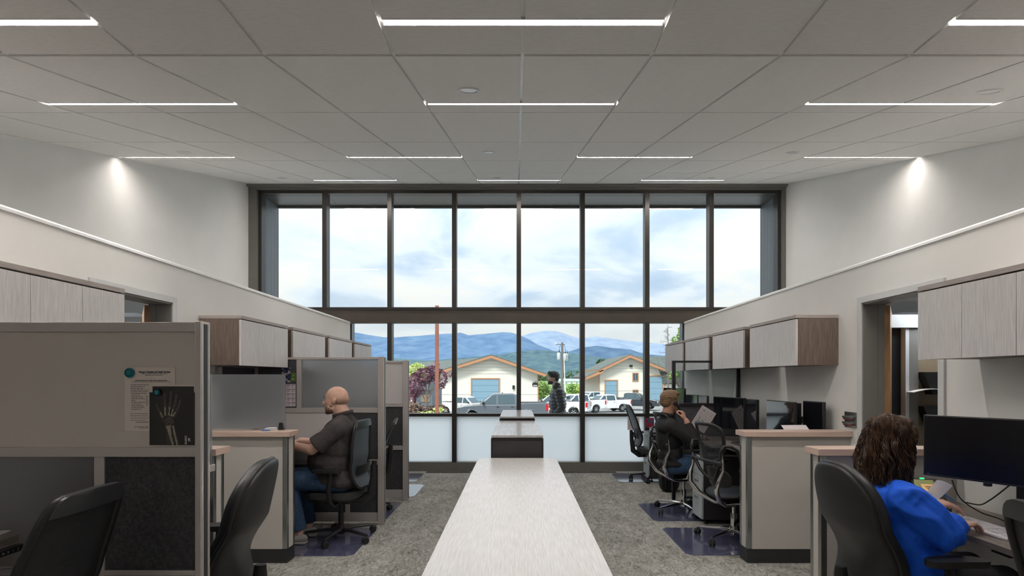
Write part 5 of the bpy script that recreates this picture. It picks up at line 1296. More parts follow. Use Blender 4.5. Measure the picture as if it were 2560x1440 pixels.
def hand_prims(mb, wrist, fwd, up, side, curls=(0.5, 0.5, 0.5, 0.5), thumb=0.5, spread=0.10, s=1.0):
    # local: x along the fingers, z back of the hand, y towards the thumb * side
    m = frame(wrist, fwd, up); h = MB()
    h.ell((0.045, 0, -0.004), (0.050, 0.036, 0.015)); h.ell((0.035, side*0.020, -0.010), (0.032, 0.016, 0.014)); h.ell((0.006, 0, 0), (0.022, 0.024, 0.017))
    base = [(0.088, 0.028), (0.092, 0.009), (0.088, -0.010), (0.080, -0.028)]; lens = [(0.040, 0.024, 0.020), (0.044, 0.028, 0.021), (0.041, 0.026, 0.020), (0.032, 0.020, 0.018)]
    for i in range(4):
        bx_, by = base[i]; p = Vector((bx_-0.030, side*by*0.8, 0.0)); k = Vector((bx_, side*by, 0.001))
        h.cap(p, k, 0.0095, 0.0092, 10); a = 0.12; yaw = side*(1.5-i)*spread; c = curls[i]; r = 0.0086 if i < 3 else 0.0075
        for j, l in enumerate(lens[i]):
            a += c*(0.75 if j == 0 else 0.95)
            d = Vector((math.cos(a)*math.cos(yaw), math.cos(a)*math.sin(yaw), -math.sin(a))); k2 = k+d*l
            h.cap(k, k2, r, r*0.92, 10); k = k2; r *= 0.92
    t0 = Vector((0.018, side*0.022, -0.006)); t1 = t0+Vector((0.030, side*0.022, -0.010)); t2 = t1+Vector((0.030, side*(0.014-0.014*thumb), -0.008-0.012*thumb)); t3 = t2+Vector((0.024, side*(0.004-0.02*thumb), -0.004-0.010*thumb))
    h.cap(t0, t1, 0.014, 0.0115, 10); h.cap(t1, t2, 0.0110, 0.0098, 10); h.cap(t2, t3, 0.0096, 0.0082, 10)
    h.xf(m @ Matrix.Scale(s, 4)); mb.add(h.v, h.f); return m
def wrinkle(amp, sc=9.0, seed=0.0, amp2=0.0):
    def f(co):
        v = Vector((co.x*sc+seed, co.y*sc, co.z*sc*0.8))
        a = 1-abs(noise.noise(v+Vector((noise.noise(v*0.6), noise.noise(v*0.7+Vector((3, 1, 2))), 0))*1.4))*2.2
        return amp*a+amp2*noise.noise(v*3)
    return f
def person(label, grp=None): return None

# ---- bald man, left, facing -X
def bald_man():
    HC = Vector((-1.670, 5.10, 1.288)); F = Vector((-1, 0.05, -0.04)); mh = frame(HC, F, (0.04, 0, 1))
    b = MB(); head_prims(b, mh, 1.09, fat=1.15)
    b.cap(HC+Vector((0.035, 0, -0.05)), (-1.60, 5.11, 1.13), 0.066, 0.076)
    b.cap((-1.62, 5.11, 1.02), (-1.65, 5.12, 0.70), 0.09, 0.12); b.cap((-1.68, 5.12, 0.75), (-1.67, 5.12, 0.62), 0.13, 0.13)
    for s in (-1, 1):
        y = 5.12+s*0.20
        sh = Vector((-1.60, y, 1.045)); el = Vector((-1.815, y+s*0.035, 0.865)); wr = Vector((-2.05, y-s*0.07, 0.905)) if s < 0 else Vector((-2.05, y-0.08, 0.91))
        b.cap(sh, el, 0.052, 0.048); b.cap(el, wr, 0.048, 0.030)
        hand_prims(b, wr+Vector((-0.012, 0, 0)), (-1, -0.1*s, -0.15), (0, 0, 1), -s*1 if False else (1 if s < 0 else -1), (0.35,)*4, 0.3)
        hp = Vector((-1.60, 5.12+s*0.10, 0.56)); kn = Vector((-2.06, 5.12+s*0.13, 0.57)); an = Vector((-1.97, 5.12+s*0.12, 0.11))
        b.cap(hp, kn, 0.085, 0.062); b.cap(kn, an, 0.060, 0.040); b.cap(an, an+Vector((-0.12, 0, -0.045)), 0.04, 0.03)
    body = organic('person', b, 0.0075, 'skin_pale', smooth=3)
    tag(body, 'bald bearded man in a dark grey polo shirt and jeans, seated facing left', 'person')
    eyes(body, mh, 1.09)
    # beard
    h = MB(); h.ell((0.034, 0, -0.060), (0.0585, 0.064, 0.048)); h.ell((0.070, 0, -0.090), (0.026, 0.030, 0.022)); h.ell((0.090, 0, -0.037), (0.012, 0.026, 0.006)); h.ell((0.022, 0, -0.040), (0.036, 0.066, 0.028))
    h.xf(mh @ Matrix.Scale(1.09, 4)); organic('beard', h, 0.005, 'stubble', body, 2)
    h = MB(); h.ell((-0.040, 0, 0.006), (0.073, 0.0775, 0.048)); h.xf(mh @ Matrix.Scale(1.09, 4)); organic('shaved_hair', h, 0.005, mat('shaved', (0.30, 0.19, 0.14), 0.7, scale=200, col2=(0.42, 0.26, 0.19)), body, 2)
    # polo
    c = MB(); c.ell((-1.62, 5.12, 1.02), (0.150, 0.235, 0.12)); c.ell((-1.655, 5.12, 0.88), (0.19, 0.225, 0.20)); c.ell((-1.70, 5.12, 0.74), (0.225, 0.225, 0.19)); c.ell((-1.67, 5.12, 0.60), (0.215, 0.225, 0.12)); c.ell((-1.60, 5.12, 0.56), (0.16, 0.225, 0.09))
    c.tube([(-1.61, 5.115, 1.07), (-1.607, 5.112, 1.13), (-1.607, 5.11, 1.168)], [0.115, 0.094, 0.082], 18)
    c.ell((-1.585, 5.12, 0.98), (0.11, 0.20, 0.15))
    for s in (-1, 1):
        y = 5.12+s*0.20; sh = Vector((-1.60, y, 1.045)); el = Vector((-1.815, y+s*0.035, 0.865))
        c.ell(sh, (0.085, 0.075, 0.080)); d = (el-sh)
        c.tube([sh, sh+d*0.45, sh+d*0.80], [0.080, 0.080, 0.088], 16)
        c.cap((-1.60, 5.12+s*0.10, 1.09), sh+Vector((0, 0, 0.004)), 0.075, 0.070)
    organic('polo_shirt', c, 0.0075, 'polo_grey', body, 4, wrinkle(0.0055, 8.0, 2.0, 0.001))
    col = MB(); pts = [Vector((-1.607, 5.11, 1.165))+Vector((0.084*math.cos(a), 0.082*math.sin(a), 0.022*math.cos(a))) for a in [2*PI*i/24 for i in range(24)]]
    col.tube(pts, 0.0085, 8, closed=True, flat=2.6); col.build('collar', 'polo_grey', body, smooth=60)
    j = MB()
    for s in (-1, 1):
        hp = Vector((-1.60, 5.12+s*0.10, 0.565)); kn = Vector((-2.06, 5.12+s*0.13, 0.575)); an = Vector((-1.97, 5.12+s*0.12, 0.13))
        j.cap(hp, kn, 0.105, 0.078); j.tube([kn, kn.lerp(an, 0.5), an], [0.078, 0.068, 0.066], 14); j.ell(kn, 0.079)
    j.ell((-1.58, 5.12, 0.57), (0.13, 0.19, 0.10))
    organic('jeans', j, 0.009, 'denim', body, 3, wrinkle(0.005, 10, 5))
    for s in (-1, 1):
        MB().ell((-2.02, 5.12+s*0.12, 0.055), (0.135, 0.048, 0.050)).box(-2.14, -1.90, 5.12+s*0.12-0.043, 5.12+s*0.12+0.043, 0.006, 0.028).build('shoe', mat('shoe_grey', (0.30, 0.29, 0.28), 0.7, var=0.1), body, smooth=50, bevel=0.01)
    # seat cushion sink: the man sits at 0.48
bald_man()

# ---- blond man on the phone, right, facing +X
def phone_man():
    HC = Vector((1.680, 6.08, 1.235)); F = Vector((0.93, 0.35, -0.10)); mh = frame(HC, F, (0.05, 0, 1))
    b = MB(); head_prims(b, mh, 1.0)
    nb = Vector((1.645, 6.10, 1.06)); b.cap(HC+Vector((-0.02, 0, -0.05)), nb, 0.056, 0.062)
    b.cap(nb, nb+Vector((0, 0, -0.1)), 0.058, 0.06); b.cap((1.655, 6.12, 0.93), (1.66, 6.12, 0.70), 0.08, 0.10); b.cap((1.67, 6.12, 0.7), (1.70, 6.12, 0.60), 0.08, 0.09)
    # right arm (towards the camera) bent up to the ear
    shR = Vector((1.655, 5.93, 0.985)); elR = Vector((1.87, 5.85, 0.84)); wrR = Vector((1.80, 5.90, 1.045))
    b.cap(shR, elR, 0.052, 0.042); b.cap(elR, wrR, 0.042, 0.029)
    hand_prims(b, wrR+Vector((-0.004, 0.004, 0.01)), (-0.30, 0.22, 0.93), (0.75, -0.60, 0.2), 1, (1.0, 1.05, 1.1, 1.15), 0.7, 0.05)
    shL = Vector((1.66, 6.31, 0.985)); elL = Vector((1.80, 6.36, 0.76)); wrL = Vector((2.04, 6.30, 0.85)); b.cap(shL, elL, 0.052, 0.042); b.cap(elL, wrL, 0.042, 0.029)
    hand_prims(b, wrL, (1, -0.1, -0.1), (0, 0, 1), -1, (0.4,)*4, 0.4)
    for s in (-1, 1):
        hp = Vector((1.70, 6.12+s*0.09, 0.545)); kn = Vector((2.13, 6.12+s*0.11, 0.56)); an = Vector((2.05, 6.12+s*0.11, 0.11))
        b.cap(hp, kn, 0.078, 0.056); b.cap(kn, an, 0.054, 0.038); b.cap(an, an+Vector((0.12, 0, -0.05)), 0.038, 0.028)
    body = organic('person', b, 0.0075, 'skin', smooth=3); tag(body, 'blond man in a black jacket holding a phone to his ear', 'person'); eyes(body, mh)
    h = MB(); h.ell((-0.022, 0, 0.050), (0.100, 0.084, 0.084)); h.ell((0.030, 0, 0.098), (0.058, 0.066, 0.034)); h.ell((-0.062, 0, 0.0), (0.050, 0.074, 0.058)); h.ell((0.052, 0.01, 0.098), (0.042, 0.055, 0.026))
    h.xf(mh); organic('hair', h, 0.005, 'hair_blond', body, 2, wrinkle(0.006, 45, 1.0, 0.003))
    g = MB()
    for sy in (-1, 1):
        g.tube([(0.098+0.0*math.cos(a), sy*0.033+0.021*math.cos(a), 0.014+0.015*math.sin(a)) for a in [2*PI*i/16 for i in range(16)]], 0.0018, 5, closed=True)
        g.tube([(0.098, sy*0.054, 0.016), (0.05, sy*0.079, 0.016), (-0.01, sy*0.083, 0.010)], 0.0018, 5)
    g.xf(mh); g.build('glasses', 'black_plastic', body)
    c = MB(); c.ell((1.655, 6.12, 0.96), (0.130, 0.205, 0.115)); c.ell((1.665, 6.12, 0.83), (0.128, 0.178, 0.19)); c.ell((1.69, 6.12, 0.66), (0.130, 0.175, 0.14)); c.ell((1.70, 6.12, 0.565), (0.150, 0.200, 0.075))
    c.cap((1.648, 6.105, 1.02), nb+Vector((0, 0, 0.02)), 0.088, 0.070)
    for sh, el, wr, k in ((shR, elR, wrR, 0.86), (shL, elL, wrL, 0.85)):
        c.cap(sh, el, 0.074, 0.060); c.tube([el, el.lerp(wr, 0.4), el.lerp(wr, k)], [0.060, 0.055, 0.043], 14); c.cap(Vector((1.65, 6.12, 1.03)), sh+Vector((0, 0, 0.01)), 0.062, 0.066)
    organic('jacket', c, 0.0075, 'jacket_black', body, 4, wrinkle(0.005, 9, 4.0, 0.001))
    pts = [nb+Vector((0.004, 0, 0.028))+Vector((0.070*math.cos(a), 0.068*math.sin(a), -0.012*math.cos(a))) for a in [2*PI*i/24 for i in range(24)]]
    MB().tube(pts, 0.013, 8, closed=True, flat=2.2).build('collar', 'jacket_black', body, smooth=60)
    j = MB()
    for s in (-1, 1):
        hp = Vector((1.70, 6.12+s*0.09, 0.55)); kn = Vector((2.13, 6.12+s*0.11, 0.565)); an = Vector((2.05, 6.12+s*0.11, 0.12))
        j.cap(hp, kn, 0.094, 0.070); j.tube([kn, kn.lerp(an, 0.5), an], [0.070, 0.062, 0.060], 14); j.ell(kn, 0.071)
    j.ell((1.70, 6.12, 0.57), (0.12, 0.17, 0.09)); organic('jeans', j, 0.009, 'denim', body, 3, wrinkle(0.004, 10, 5))
    for s in (-1, 1):
        MB().ell((2.09, 6.12+s*0.11, 0.055), (0.135, 0.046, 0.048)).box(1.98, 2.21, 6.12+s*0.11-0.04, 6.12+s*0.11+0.04, 0.006, 0.028).build('shoe', 'trousers_dark', body, smooth=50, bevel=0.01)
    # handset
    hs = thing('phone_handset', 'black desk phone handset held to the blond man\'s ear', 'phone')
    ear = mh @ Vector((-0.004, -0.098, -0.006)); mo = mh @ Vector((0.085, -0.080, -0.125)); mid = (ear+mo)/2+(mh.to_3x3() @ Vector((0.004, -0.026, 0.004)))
    MB().tube([ear, ear.lerp(mid, 0.5)+Vector((0, -0.006, 0)), mid, mid.lerp(mo, 0.5)+Vector((0, -0.006, 0)), mo], [0.024, 0.016, 0.014, 0.016, 0.022], 10).build('grip', 'black_plastic', hs, smooth=60)
    MB().ell(ear, (0.026, 0.014, 0.030)).build('earpiece', 'black_plastic', hs); MB().ell(mo, (0.024, 0.014, 0.024)).build('mouthpiece', 'black_plastic', hs)
phone_man()

# ---- man walking outside in a puffer jacket, facing -X
def walker():
    d = 10.3; c0 = P(1387, 945, d).x; gz = -0.178
    HC = Vector((P(1382, 0, d).x, d, 1.487)); F = Vector((-1, -0.12, 0.0)); mh = frame(HC, F); nb = Vector((c0+0.035, d, 1.315))
    b = MB(); head_prims(b, mh, 1.03); b.cap(HC+Vector((0.02, 0, -0.05)), nb, 0.058, 0.064)
    b.cap(nb, nb+Vector((0.0, 0, -0.1)), 0.058, 0.06); b.cap((c0+0.05, d, 1.15), (c0+0.05, d, 0.95), 0.10, 0.10); b.cap((c0+0.05, d, 0.95), (c0+0.05, d, 0.78), 0.12, 0.13)
    arms = []
    for s in (-1, 1):
        sh = Vector((c0+0.06, d+s*0.19, 1.24)); el = Vector((c0+0.06+s*-0.02+0.03, d+s*0.25, 0.96)); wr = Vector((c0-0.06, d+s*0.22, 0.75)); arms.append((sh, el, wr))
        b.cap(sh, el, 0.055, 0.045); b.cap(el, wr, 0.043, 0.030); hand_prims(b, wr, (-0.3, 0, -0.95), (0.0, s*1.0, 0), s, (0.5,)*4, 0.5)
        hp = Vector((c0+0.05, d+s*0.09, 0.78)); kn = hp+Vector((-0.09*s, 0, -0.42)); an = hp+Vector((0.10-0.22*s+0.02, 0, -0.83)); an.z = gz+0.09
        b.cap(hp, kn, 0.085, 0.058); b.cap(kn, an, 0.056, 0.040); b.cap(an, an+Vector((-0.13, 0, -0.04)), 0.038, 0.028)
    body = organic('person', b, 0.009, 'skin_pale', smooth=3); tag(body, 'dark haired man in a quilted puffer jacket walking past outside the window', 'person'); eyes(body, mh)
    h = MB(); h.ell((-0.020, 0, 0.052), (0.102, 0.085, 0.086)); h.ell((0.045, 0, 0.105), (0.050, 0.06, 0.032)); h.ell((-0.06, 0, 0.0), (0.050, 0.072, 0.062)); h.xf(mh @ Matrix.Scale(1.03, 4)); organic('hair', h, 0.006, 'hair_black', body, 2, wrinkle(0.006, 40, 1.0))
    h = MB(); h.ell((0.034, 0, -0.062), (0.0575, 0.060, 0.044)); h.ell((0.070, 0, -0.090), (0.025, 0.028, 0.020)); h.ell((0.090, 0, -0.037), (0.011, 0.025, 0.006)); h.xf(mh @ Matrix.Scale(1.03, 4)); organic('beard', h, 0.006, 'hair_black', body, 2)
    c = MB(); c.ell((c0+0.055, d, 1.18), (0.155, 0.21, 0.13)); c.ell((c0+0.05, d, 1.02), (0.165, 0.21, 0.20)); c.ell((c0+0.05, d, 0.84), (0.165, 0.20, 0.15)); c.cap((c0+0.045, d, 1.25), nb+Vector((0, 0, 0.035)), 0.095, 0.078)
    for sh, el, wr in arms: c.cap(sh, el, 0.082, 0.070); c.tube([el, el.lerp(wr, 0.5), el.lerp(wr, 0.93)], [0.070, 0.062, 0.050], 14)
    organic('puffer_jacket', c, 0.008, 'puffer', body, 3, lambda co: 0.012*abs(math.sin(co.z*PI/0.062+0.6*noise.noise(co*9)))-0.004)
    j = MB()
    for s in (-1, 1):
        hp = Vector((c0+0.05, d+s*0.09, 0.78)); kn = hp+Vector((-0.09*s, 0, -0.42)); an = hp+Vector((0.12-0.22*s, 0, -0.83)); an.z = gz+0.11
        j.cap(hp, kn, 0.098, 0.072); j.tube([kn, kn.lerp(an, 0.5), an], [0.072, 0.062, 0.058], 14)
        MB().ell(an+Vector((-0.05, 0, -0.055)), (0.135, 0.046, 0.045)).build('shoe', 'trousers_dark', body)
    organic('trousers', j, 0.010, 'trousers_dark', body, 2)
walker()

# ---- woman in blue, near right, facing +X
def woman():
    HC = Vector((1.815, 2.70, 1.190)); F = Vector((0.90, 0.42, -0.16)); mh = frame(HC, F, (0.10, 0.03, 1))
    b = MB(); head_prims(b, mh, 0.95)
    nb = Vector((1.765, 2.67, 1.03)); b.cap(HC+Vector((-0.02, 0, -0.05)), nb, 0.050, 0.054)
    b.cap(nb, nb+Vector((0, 0, -0.1)), 0.05, 0.055); b.cap((1.81, 2.66, 0.92), (1.82, 2.66, 0.75), 0.08, 0.10); b.cap((1.82, 2.66, 0.75), (1.84, 2.66, 0.58), 0.10, 0.11)
    shR = Vector((1.765, 2.505, 0.940)); elR = Vector((1.885, 2.465, 0.815)); wrR = Vector((2.115, 2.655, 0.798))
    shL = Vector((1.79, 2.845, 0.940)); elL = Vector((1.98, 2.95, 0.765)); wrL = Vector((2.165, 2.93, 0.835))
    for sh, el, wr in ((shR, elR, wrR), (shL, elL, wrL)): b.cap(sh, el, 0.048, 0.038); b.cap(el, wr, 0.038, 0.0245)
    mR = hand_prims(b, wrR+Vector((0.008, 0.01, 0.0)), (0.88, 0.36, -0.04), (-0.10, 0.0, 1), 1, (0.42, 0.36, 0.40, 0.46), 0.45, 0.07, 1.04)
    mL = hand_prims(b, wrL+Vector((0.008, 0.0, 0.0)), (0.95, -0.15, 0.06), (-0.05, -0.30, 1), -1, (0.42, 0.42, 0.46, 0.5), 0.45, 0.07, 1.04)
    for s in (-1, 1):
        hp = Vector((1.82, 2.66+s*0.09, 0.55)); kn = Vector((2.25, 2.66+s*0.10, 0.56)); an = Vector((2.20, 2.66+s*0.10, 0.10))
        b.cap(hp, kn, 0.08, 0.055); b.cap(kn, an, 0.052, 0.036); b.cap(an, an+Vector((0.11, 0, -0.05)), 0.034, 0.026)
    body = organic('person', b, 0.0050, 'skin_pale', smooth=3); tag(body, 'woman with wavy dark brown hair in a bright blue sweatshirt, typing', 'person'); eyes(body, mh, 0.95)
    # rings
    for m_, sd in ((mR, 1), (mL, -1)):
        r_ = MB(); cpt = m_ @ Vector((0.100, sd*0.009, -0.004)); ax = (m_.to_3x3() @ Vector((1, 0, -0.4))).normalized(); u = ax.orthogonal().normalized(); w = ax.cross(u)
        r_.tube([cpt+(u*math.cos(a)+w*math.sin(a))*0.0098 for a in [2*PI*i/16 for i in range(16)]], 0.0014, 6, closed=True); r_.build('ring', 'gold', body)
    # sweatshirt
    c = MB(); c.ell((1.765, 2.668, 0.905), (0.145, 0.205, 0.115)); c.ell((1.80, 2.66, 0.79), (0.15, 0.195, 0.19)); c.ell((1.85, 2.655, 0.65), (0.150, 0.195, 0.16)); c.ell((1.88, 2.65, 0.545), (0.165, 0.205, 0.09))
    c.cap((1.765, 2.668, 0.96), nb+Vector((-0.006, 0, 0.012)), 0.092, 0.064); c.ell((1.745, 2.665, 0.87), (0.085, 0.16, 0.14))
    for sh, el, wr in ((shR, elR, wrR), (shL, elL, wrL)):
        c.cap(Vector((1.765, 2.668, 0.975)), sh, 0.072, 0.070); c.cap(sh, sh.lerp(el, 0.6), 0.084, 0.086); c.cap(sh.lerp(el, 0.5), el+Vector((0.01, 0, -0.012)), 0.084, 0.074)
        c.cap(el+Vector((0.01, 0, -0.010)), el.lerp(wr, 0.45), 0.074, 0.068); c.tube([el.lerp(wr, 0.35), el.lerp(wr, 0.55), el.lerp(wr, 0.70), el.lerp(wr, 0.80)], [0.068, 0.062, 0.048, 0.048], 18)
    def folds(co):
        v = co*7.5; a = noise.noise(Vector((v.x*1.2+v.z*0.9, v.y*1.1, v.z*0.55-v.x*0.5+2.0)))
        b_ = noise.noise(Vector((v.x*2.2-v.z*1.5, v.y*2.0, v.z*1.4+v.x))); return 0.013*max(-0.25, 1-abs(a)*2.8)+0.004*max(-0.2, 1-abs(b_)*2)-0.006
    organic('sweatshirt', c, 0.0060, 'sweat_blue', body, 5, folds)
    pts = [nb+Vector((-0.006, 0, 0.020))+Vector((0.066*math.cos(a), 0.066*math.sin(a), -0.018*math.cos(a))) for a in [2*PI*i/28 for i in range(28)]]
    MB().tube(pts, 0.011, 8, closed=True, flat=1.6).build('neckband', 'sweat_blue', body, smooth=60)
    j = MB()
    for s in (-1, 1):
        hp = Vector((1.84, 2.66+s*0.09, 0.55)); kn = Vector((2.25, 2.66+s*0.10, 0.565)); an = Vector((2.20, 2.66+s*0.10, 0.12))
        j.cap(hp, kn, 0.092, 0.068); j.tube([kn, kn.lerp(an, 0.5), an], [0.068, 0.060, 0.058], 14); j.ell(kn, 0.068)
        MB().ell(an+Vector((0.05, 0, -0.065)), (0.125, 0.042, 0.045)).build('shoe', 'trousers_dark', body)
    organic('trousers', j, 0.010, 'trousers_dark', body, 2)
    # hair: a cap plus wavy locks
    h = MB(); h.ell((-0.026, 0, 0.040), (0.092, 0.082, 0.090)); h.ell((-0.035, 0, -0.04), (0.068, 0.074, 0.10)); h.ell((-0.02, 0.036, -0.03), (0.060, 0.040, 0.10)); h.ell((-0.02, -0.036, -0.03), (0.060, 0.040, 0.10)); h.ell((0.035, 0, 0.092), (0.060, 0.074, 0.040))
    h.ell((0.040, -0.066, 0.035), (0.045, 0.026, 0.058)); h.ell((0.040, 0.066, 0.035), (0.045, 0.026, 0.058))
    h.xf(mh); hair = organic('hair', h, 0.006, 'hair_brown', body, 3, wrinkle(0.007, 26, 3.0, 0.002))
    rnd = random.Random(11); L_ = MB()
    c0 = Vector((-0.020, 0, 0.035))
    for i in range(120):
        a = rnd.uniform(-PI*0.80, PI*0.80)+PI; el0 = rnd.uniform(0.05, 1.40); ph = rnd.uniform(0, 6.28); fr = rnd.uniform(0.75, 1.10); wl = rnd.uniform(0.009, 0.017)
        length = rnd.uniform(0.25, 0.36)*(1.05 if abs(a-PI) < 1.6 else 0.88); ro = rnd.uniform(0, 0.012); fl_out = rnd.uniform(0.0, 0.30)
        for q_ in range(11):
            da = rnd.gauss(0, 0.055); de = rnd.gauss(0, 0.05); n_ = 17; pts = []; ln = length*rnd.uniform(0.85, 1.08); jit = rnd.uniform(-0.35, 0.35)
            for k in range(n_):
                t = k/(n_-1)*ln/0.105; ang_ = el0+de-t
                if ang_ > -0.15: z = math.sin(ang_)*0.100; rr = max(0, math.cos(ang_))
                else:
                    over = (-0.15-ang_)*0.105; z = math.sin(-0.15)*0.100-over; rr = 1.0+0.06+fl_out*min(1, over/0.12)-0.55*max(0, over-0.09)
                g_ = 0.25+min(1, k/7); w = math.sin(k*fr+ph+jit)*wl*g_; w2 = math.cos(k*fr*0.9+ph*1.3+jit)*wl*g_
                aa = a+da*(1.0-0.4*k/n_)+w*6; ca, sa = math.cos(aa), math.sin(aa)
                pts.append(c0+Vector(((0.093+ro)*rr*ca+w2*0.9*ca, (0.080+ro)*rr*sa+w2*0.9*sa, z+w*0.25)))
            th = rnd.uniform(0.0011, 0.0024)
            L_.tube([mh @ p for p in pts], [th*0.8]+[th]*(n_-4)+[th*0.8, th*0.6, th*0.2], 4)
    L_.build('locks', 'hair_brown', hair, smooth=80)
woman()
# ------------------------------------------------------------------ small things
def monitor(label, x, y, z, w, h, rz, screen='screen', stand='arm', grp='monitors', zdesk=None):
    # origin at the screen centre, screen faces local -X
    c = thing('monitor', label, 'monitor', (x, y, z), rz, grp)
    bx(-0.004, 0.026, -w/2, w/2, -h/2, h/2).build('housing', 'black_plastic', c, bevel=0.004)
    bx(-0.0062, -0.0045, -w/2+0.007, w/2-0.007, -h/2+0.012, h/2-0.007).build('screen', screen, c, smooth=0)
    bx(-0.0075, -0.004, -w/2+0.002, w/2-0.002, -h/2+0.001, -h/2+0.011).build('chin', 'black_plastic', c, smooth=0)
    bx(0.026, 0.045, -0.06, 0.06, -0.06, 0.06).build('bracket', 'black_plastic', c, bevel=0.004)
    if zdesk:
        bx(0.045, 0.065, -0.035, 0.035, zdesk-z+0.008, 0.05).build('neck', 'black_plastic', c, bevel=0.003)
        bx(-0.01, 0.11, -0.08, 0.08, zdesk-z+0.001, zdesk-z+0.010).build('foot', 'black_plastic', c, bevel=0.003)
    return c
def attach(o, par):
    pm = Matrix.Translation(par.location) @ par.rotation_euler.to_matrix().to_4x4(); o.parent = par; o.matrix_parent_inverse = pm.inverted(); return o
def arm_stand(par, x, y, ztop, zdesk, tx, ty, tz):
    c = bpy.data.objects.new('arm_stand', MB().lathe([(0.05, zdesk), (0.05, zdesk+0.012), (0.018, zdesk+0.016), (0.018, ztop)], 12).mesh('arm_stand', 'black_plastic')); COL.objects.link(c); c.location = (x, y, 0)
    attach(c, par)
    MB().tube([(0, 0, tz), ((tx-x)*0.5, (ty-y)*0.5, tz), (tx-x, ty-y, tz)], 0.018, 8).build('arm', 'black_plastic', c, smooth=60)
    MB().lathe([(0.03, tz-0.03), (0.03, tz+0.03)], 12).build('joint', 'black_plastic', c)
def mon_px(label, pxl, pyl, dl, pxr, dr, h, screen='screen', zdesk=None, grp='monitors'):
    A = P(pxl, pyl, dl); B = P(pxr, 945, dr); ctr = (A+B)/2; zt = A.z; v = Vector((B.x-A.x, B.y-A.y, 0)); w = v.length
    rz = math.atan2(v.y, v.x)+PI/2
    return monitor(label, ctr.x, ctr.y, zt-h/2, w, h, rz, screen, grp=grp, zdesk=zdesk)
A = P(2309, 1037, 3.0); dirv = Vector((0.215, -0.35, 0)).normalized(); cc = A+dirv*0.275
m1 = monitor('large black monitor facing the woman in blue', cc.x, cc.y, A.z-0.162, 0.55, 0.325, math.atan2(dirv.y, dirv.x)+PI/2, 'screen_matte')
MB().lathe([(0.018, -0.165), (0.018, -0.178), (0.012, -0.18)], 12, (0.01, 0, 0)).build('speaker_knob', 'black_plastic', m1)
bx(-0.0068, -0.0060, 0.245, 0.255, -0.155, -0.148).build('blue_badge', mat('badge_blue', (0.02, 0.15, 0.3), 0.3, var=0.02), m1, smooth=0)
st = MB().lathe([(0.05, 0.741), (0.05, 0.755), (0.018, 0.76), (0.018, 1.22)], 12).build('arm_stand', 'black_plastic', None, (2.60, 2.86, 0)); attach(st, m1)
MB().tube([(0, 0, 1.15), (-0.10, -0.07, 1.15), (cc.x-2.60+0.045, cc.y-2.86+0.02, 1.14)], 0.017, 8).build('arm', 'black_plastic', st, smooth=60)
# station behind the right counter: four screens
mon1 = mon_px('wide black monitor reflecting the window, left of the others behind the counter', 1784, 991, 6.45, 1861, 5.9, 0.36)
mon_px('narrowly seen black monitor next to the wide one, holding a paper reflection', 1866, 997, 5.88, 1892, 5.62, 0.35, zdesk=0.80)
mon3 = mon_px('bright blue reflecting monitor above the right counter', 1917, 1000, 5.35, 1986, 4.85, 0.34)
mon_px('dark monitor nearest the pull handle plate above the right counter', 2008, 1002, 4.98, 2058, 4.70, 0.33, zdesk=0.85)
arm_stand(mon3, P(1998, 0, 5.05).x, 5.05, 1.27, 0.851, 2.455, 5.08, 1.12)
arm_stand(mon1, 2.56, 6.2, 1.25, 0.801, 2.39, 6.2, 1.12)
# station by the window
mon_px('monitor seen above the blond man\'s head through the clear screen', 1659, 969, 7.9, 1711, 7.35, 0.34, zdesk=0.74, grp='monitors by the window')
mon5 = mon_px('grey backed monitor right of the tall one by the window', 1714, 986, 8.1, 1745, 7.75, 0.30, grp='monitors by the window')
mon_px('small monitor farthest right in the window station', 1747, 988, 7.6, 1768, 7.30, 0.30, zdesk=0.74, grp='monitors by the window')
arm_stand(mon5, 2.62, 7.85, 1.25, 0.741, 2.54, 7.88, 1.15)
# papers
def sheet(label, cpos, u, v, w, h, m='paper', name='paper_sheet', cat='paper', grp=None, lines=10, colour=True, seed=1):
    u = Vector(u).normalized(); v = Vector(v).normalized(); n = u.cross(v).normalized(); c = Vector(cpos)
    mt = Matrix((u, v, n)).transposed().to_4x4(); mt.translation = c
    o = bx(-w/2, w/2, -h/2, h/2, 0, 0.0008).build(name, m, None, smooth=0); o.matrix_world = mt; tag(o, label, cat, grp)
    rnd = random.Random(seed); pr_ = MB(); cols = MB()
    for i in range(lines):
        y = h/2-h*0.10-i*(h*0.84/lines)
        x = -w*0.42
        while x < w*0.38:
            l = rnd.uniform(0.08, 0.3)*w; pr_.box(x, min(x+l, w*0.43), y, y+h*0.010, 0.0009, 0.0011); x += l+0.03*w
        if colour and rnd.random() < 0.5:
            xx = rnd.uniform(-w*0.4, w*0.3); cols.box(xx, xx+w*0.10, y-h*0.022, y+h*0.022, 0.0009, 0.0012)
    pr_.build('printed_lines', 'ink', o, smooth=0)
    if cols.v: cols.build('coloured_mark', mat('mark_%d' % (seed % 3), [(0.45, 0.03, 0.08), (0.05, 0.25, 0.12), (0.5, 0.45, 0.05)][seed % 3], 0.6, var=0.02), o, smooth=0)
    return o
pc = P(1758, 1048, 6.22); th = R(57)
sheet('white chart sheet with coloured marks tilted in front of the slate panel', pc, (math.cos(th), 0, math.sin(th)) if False else (0.84, 0, -0.52), (0.52, 0, 0.84), 0.183, 0.262, lines=14, seed=4, grp=None)
dh = thing('document_holder', 'slim black document holder propping up the tilted chart sheet', 'holder', (pc.x, pc.y+0.02, 0.8005))
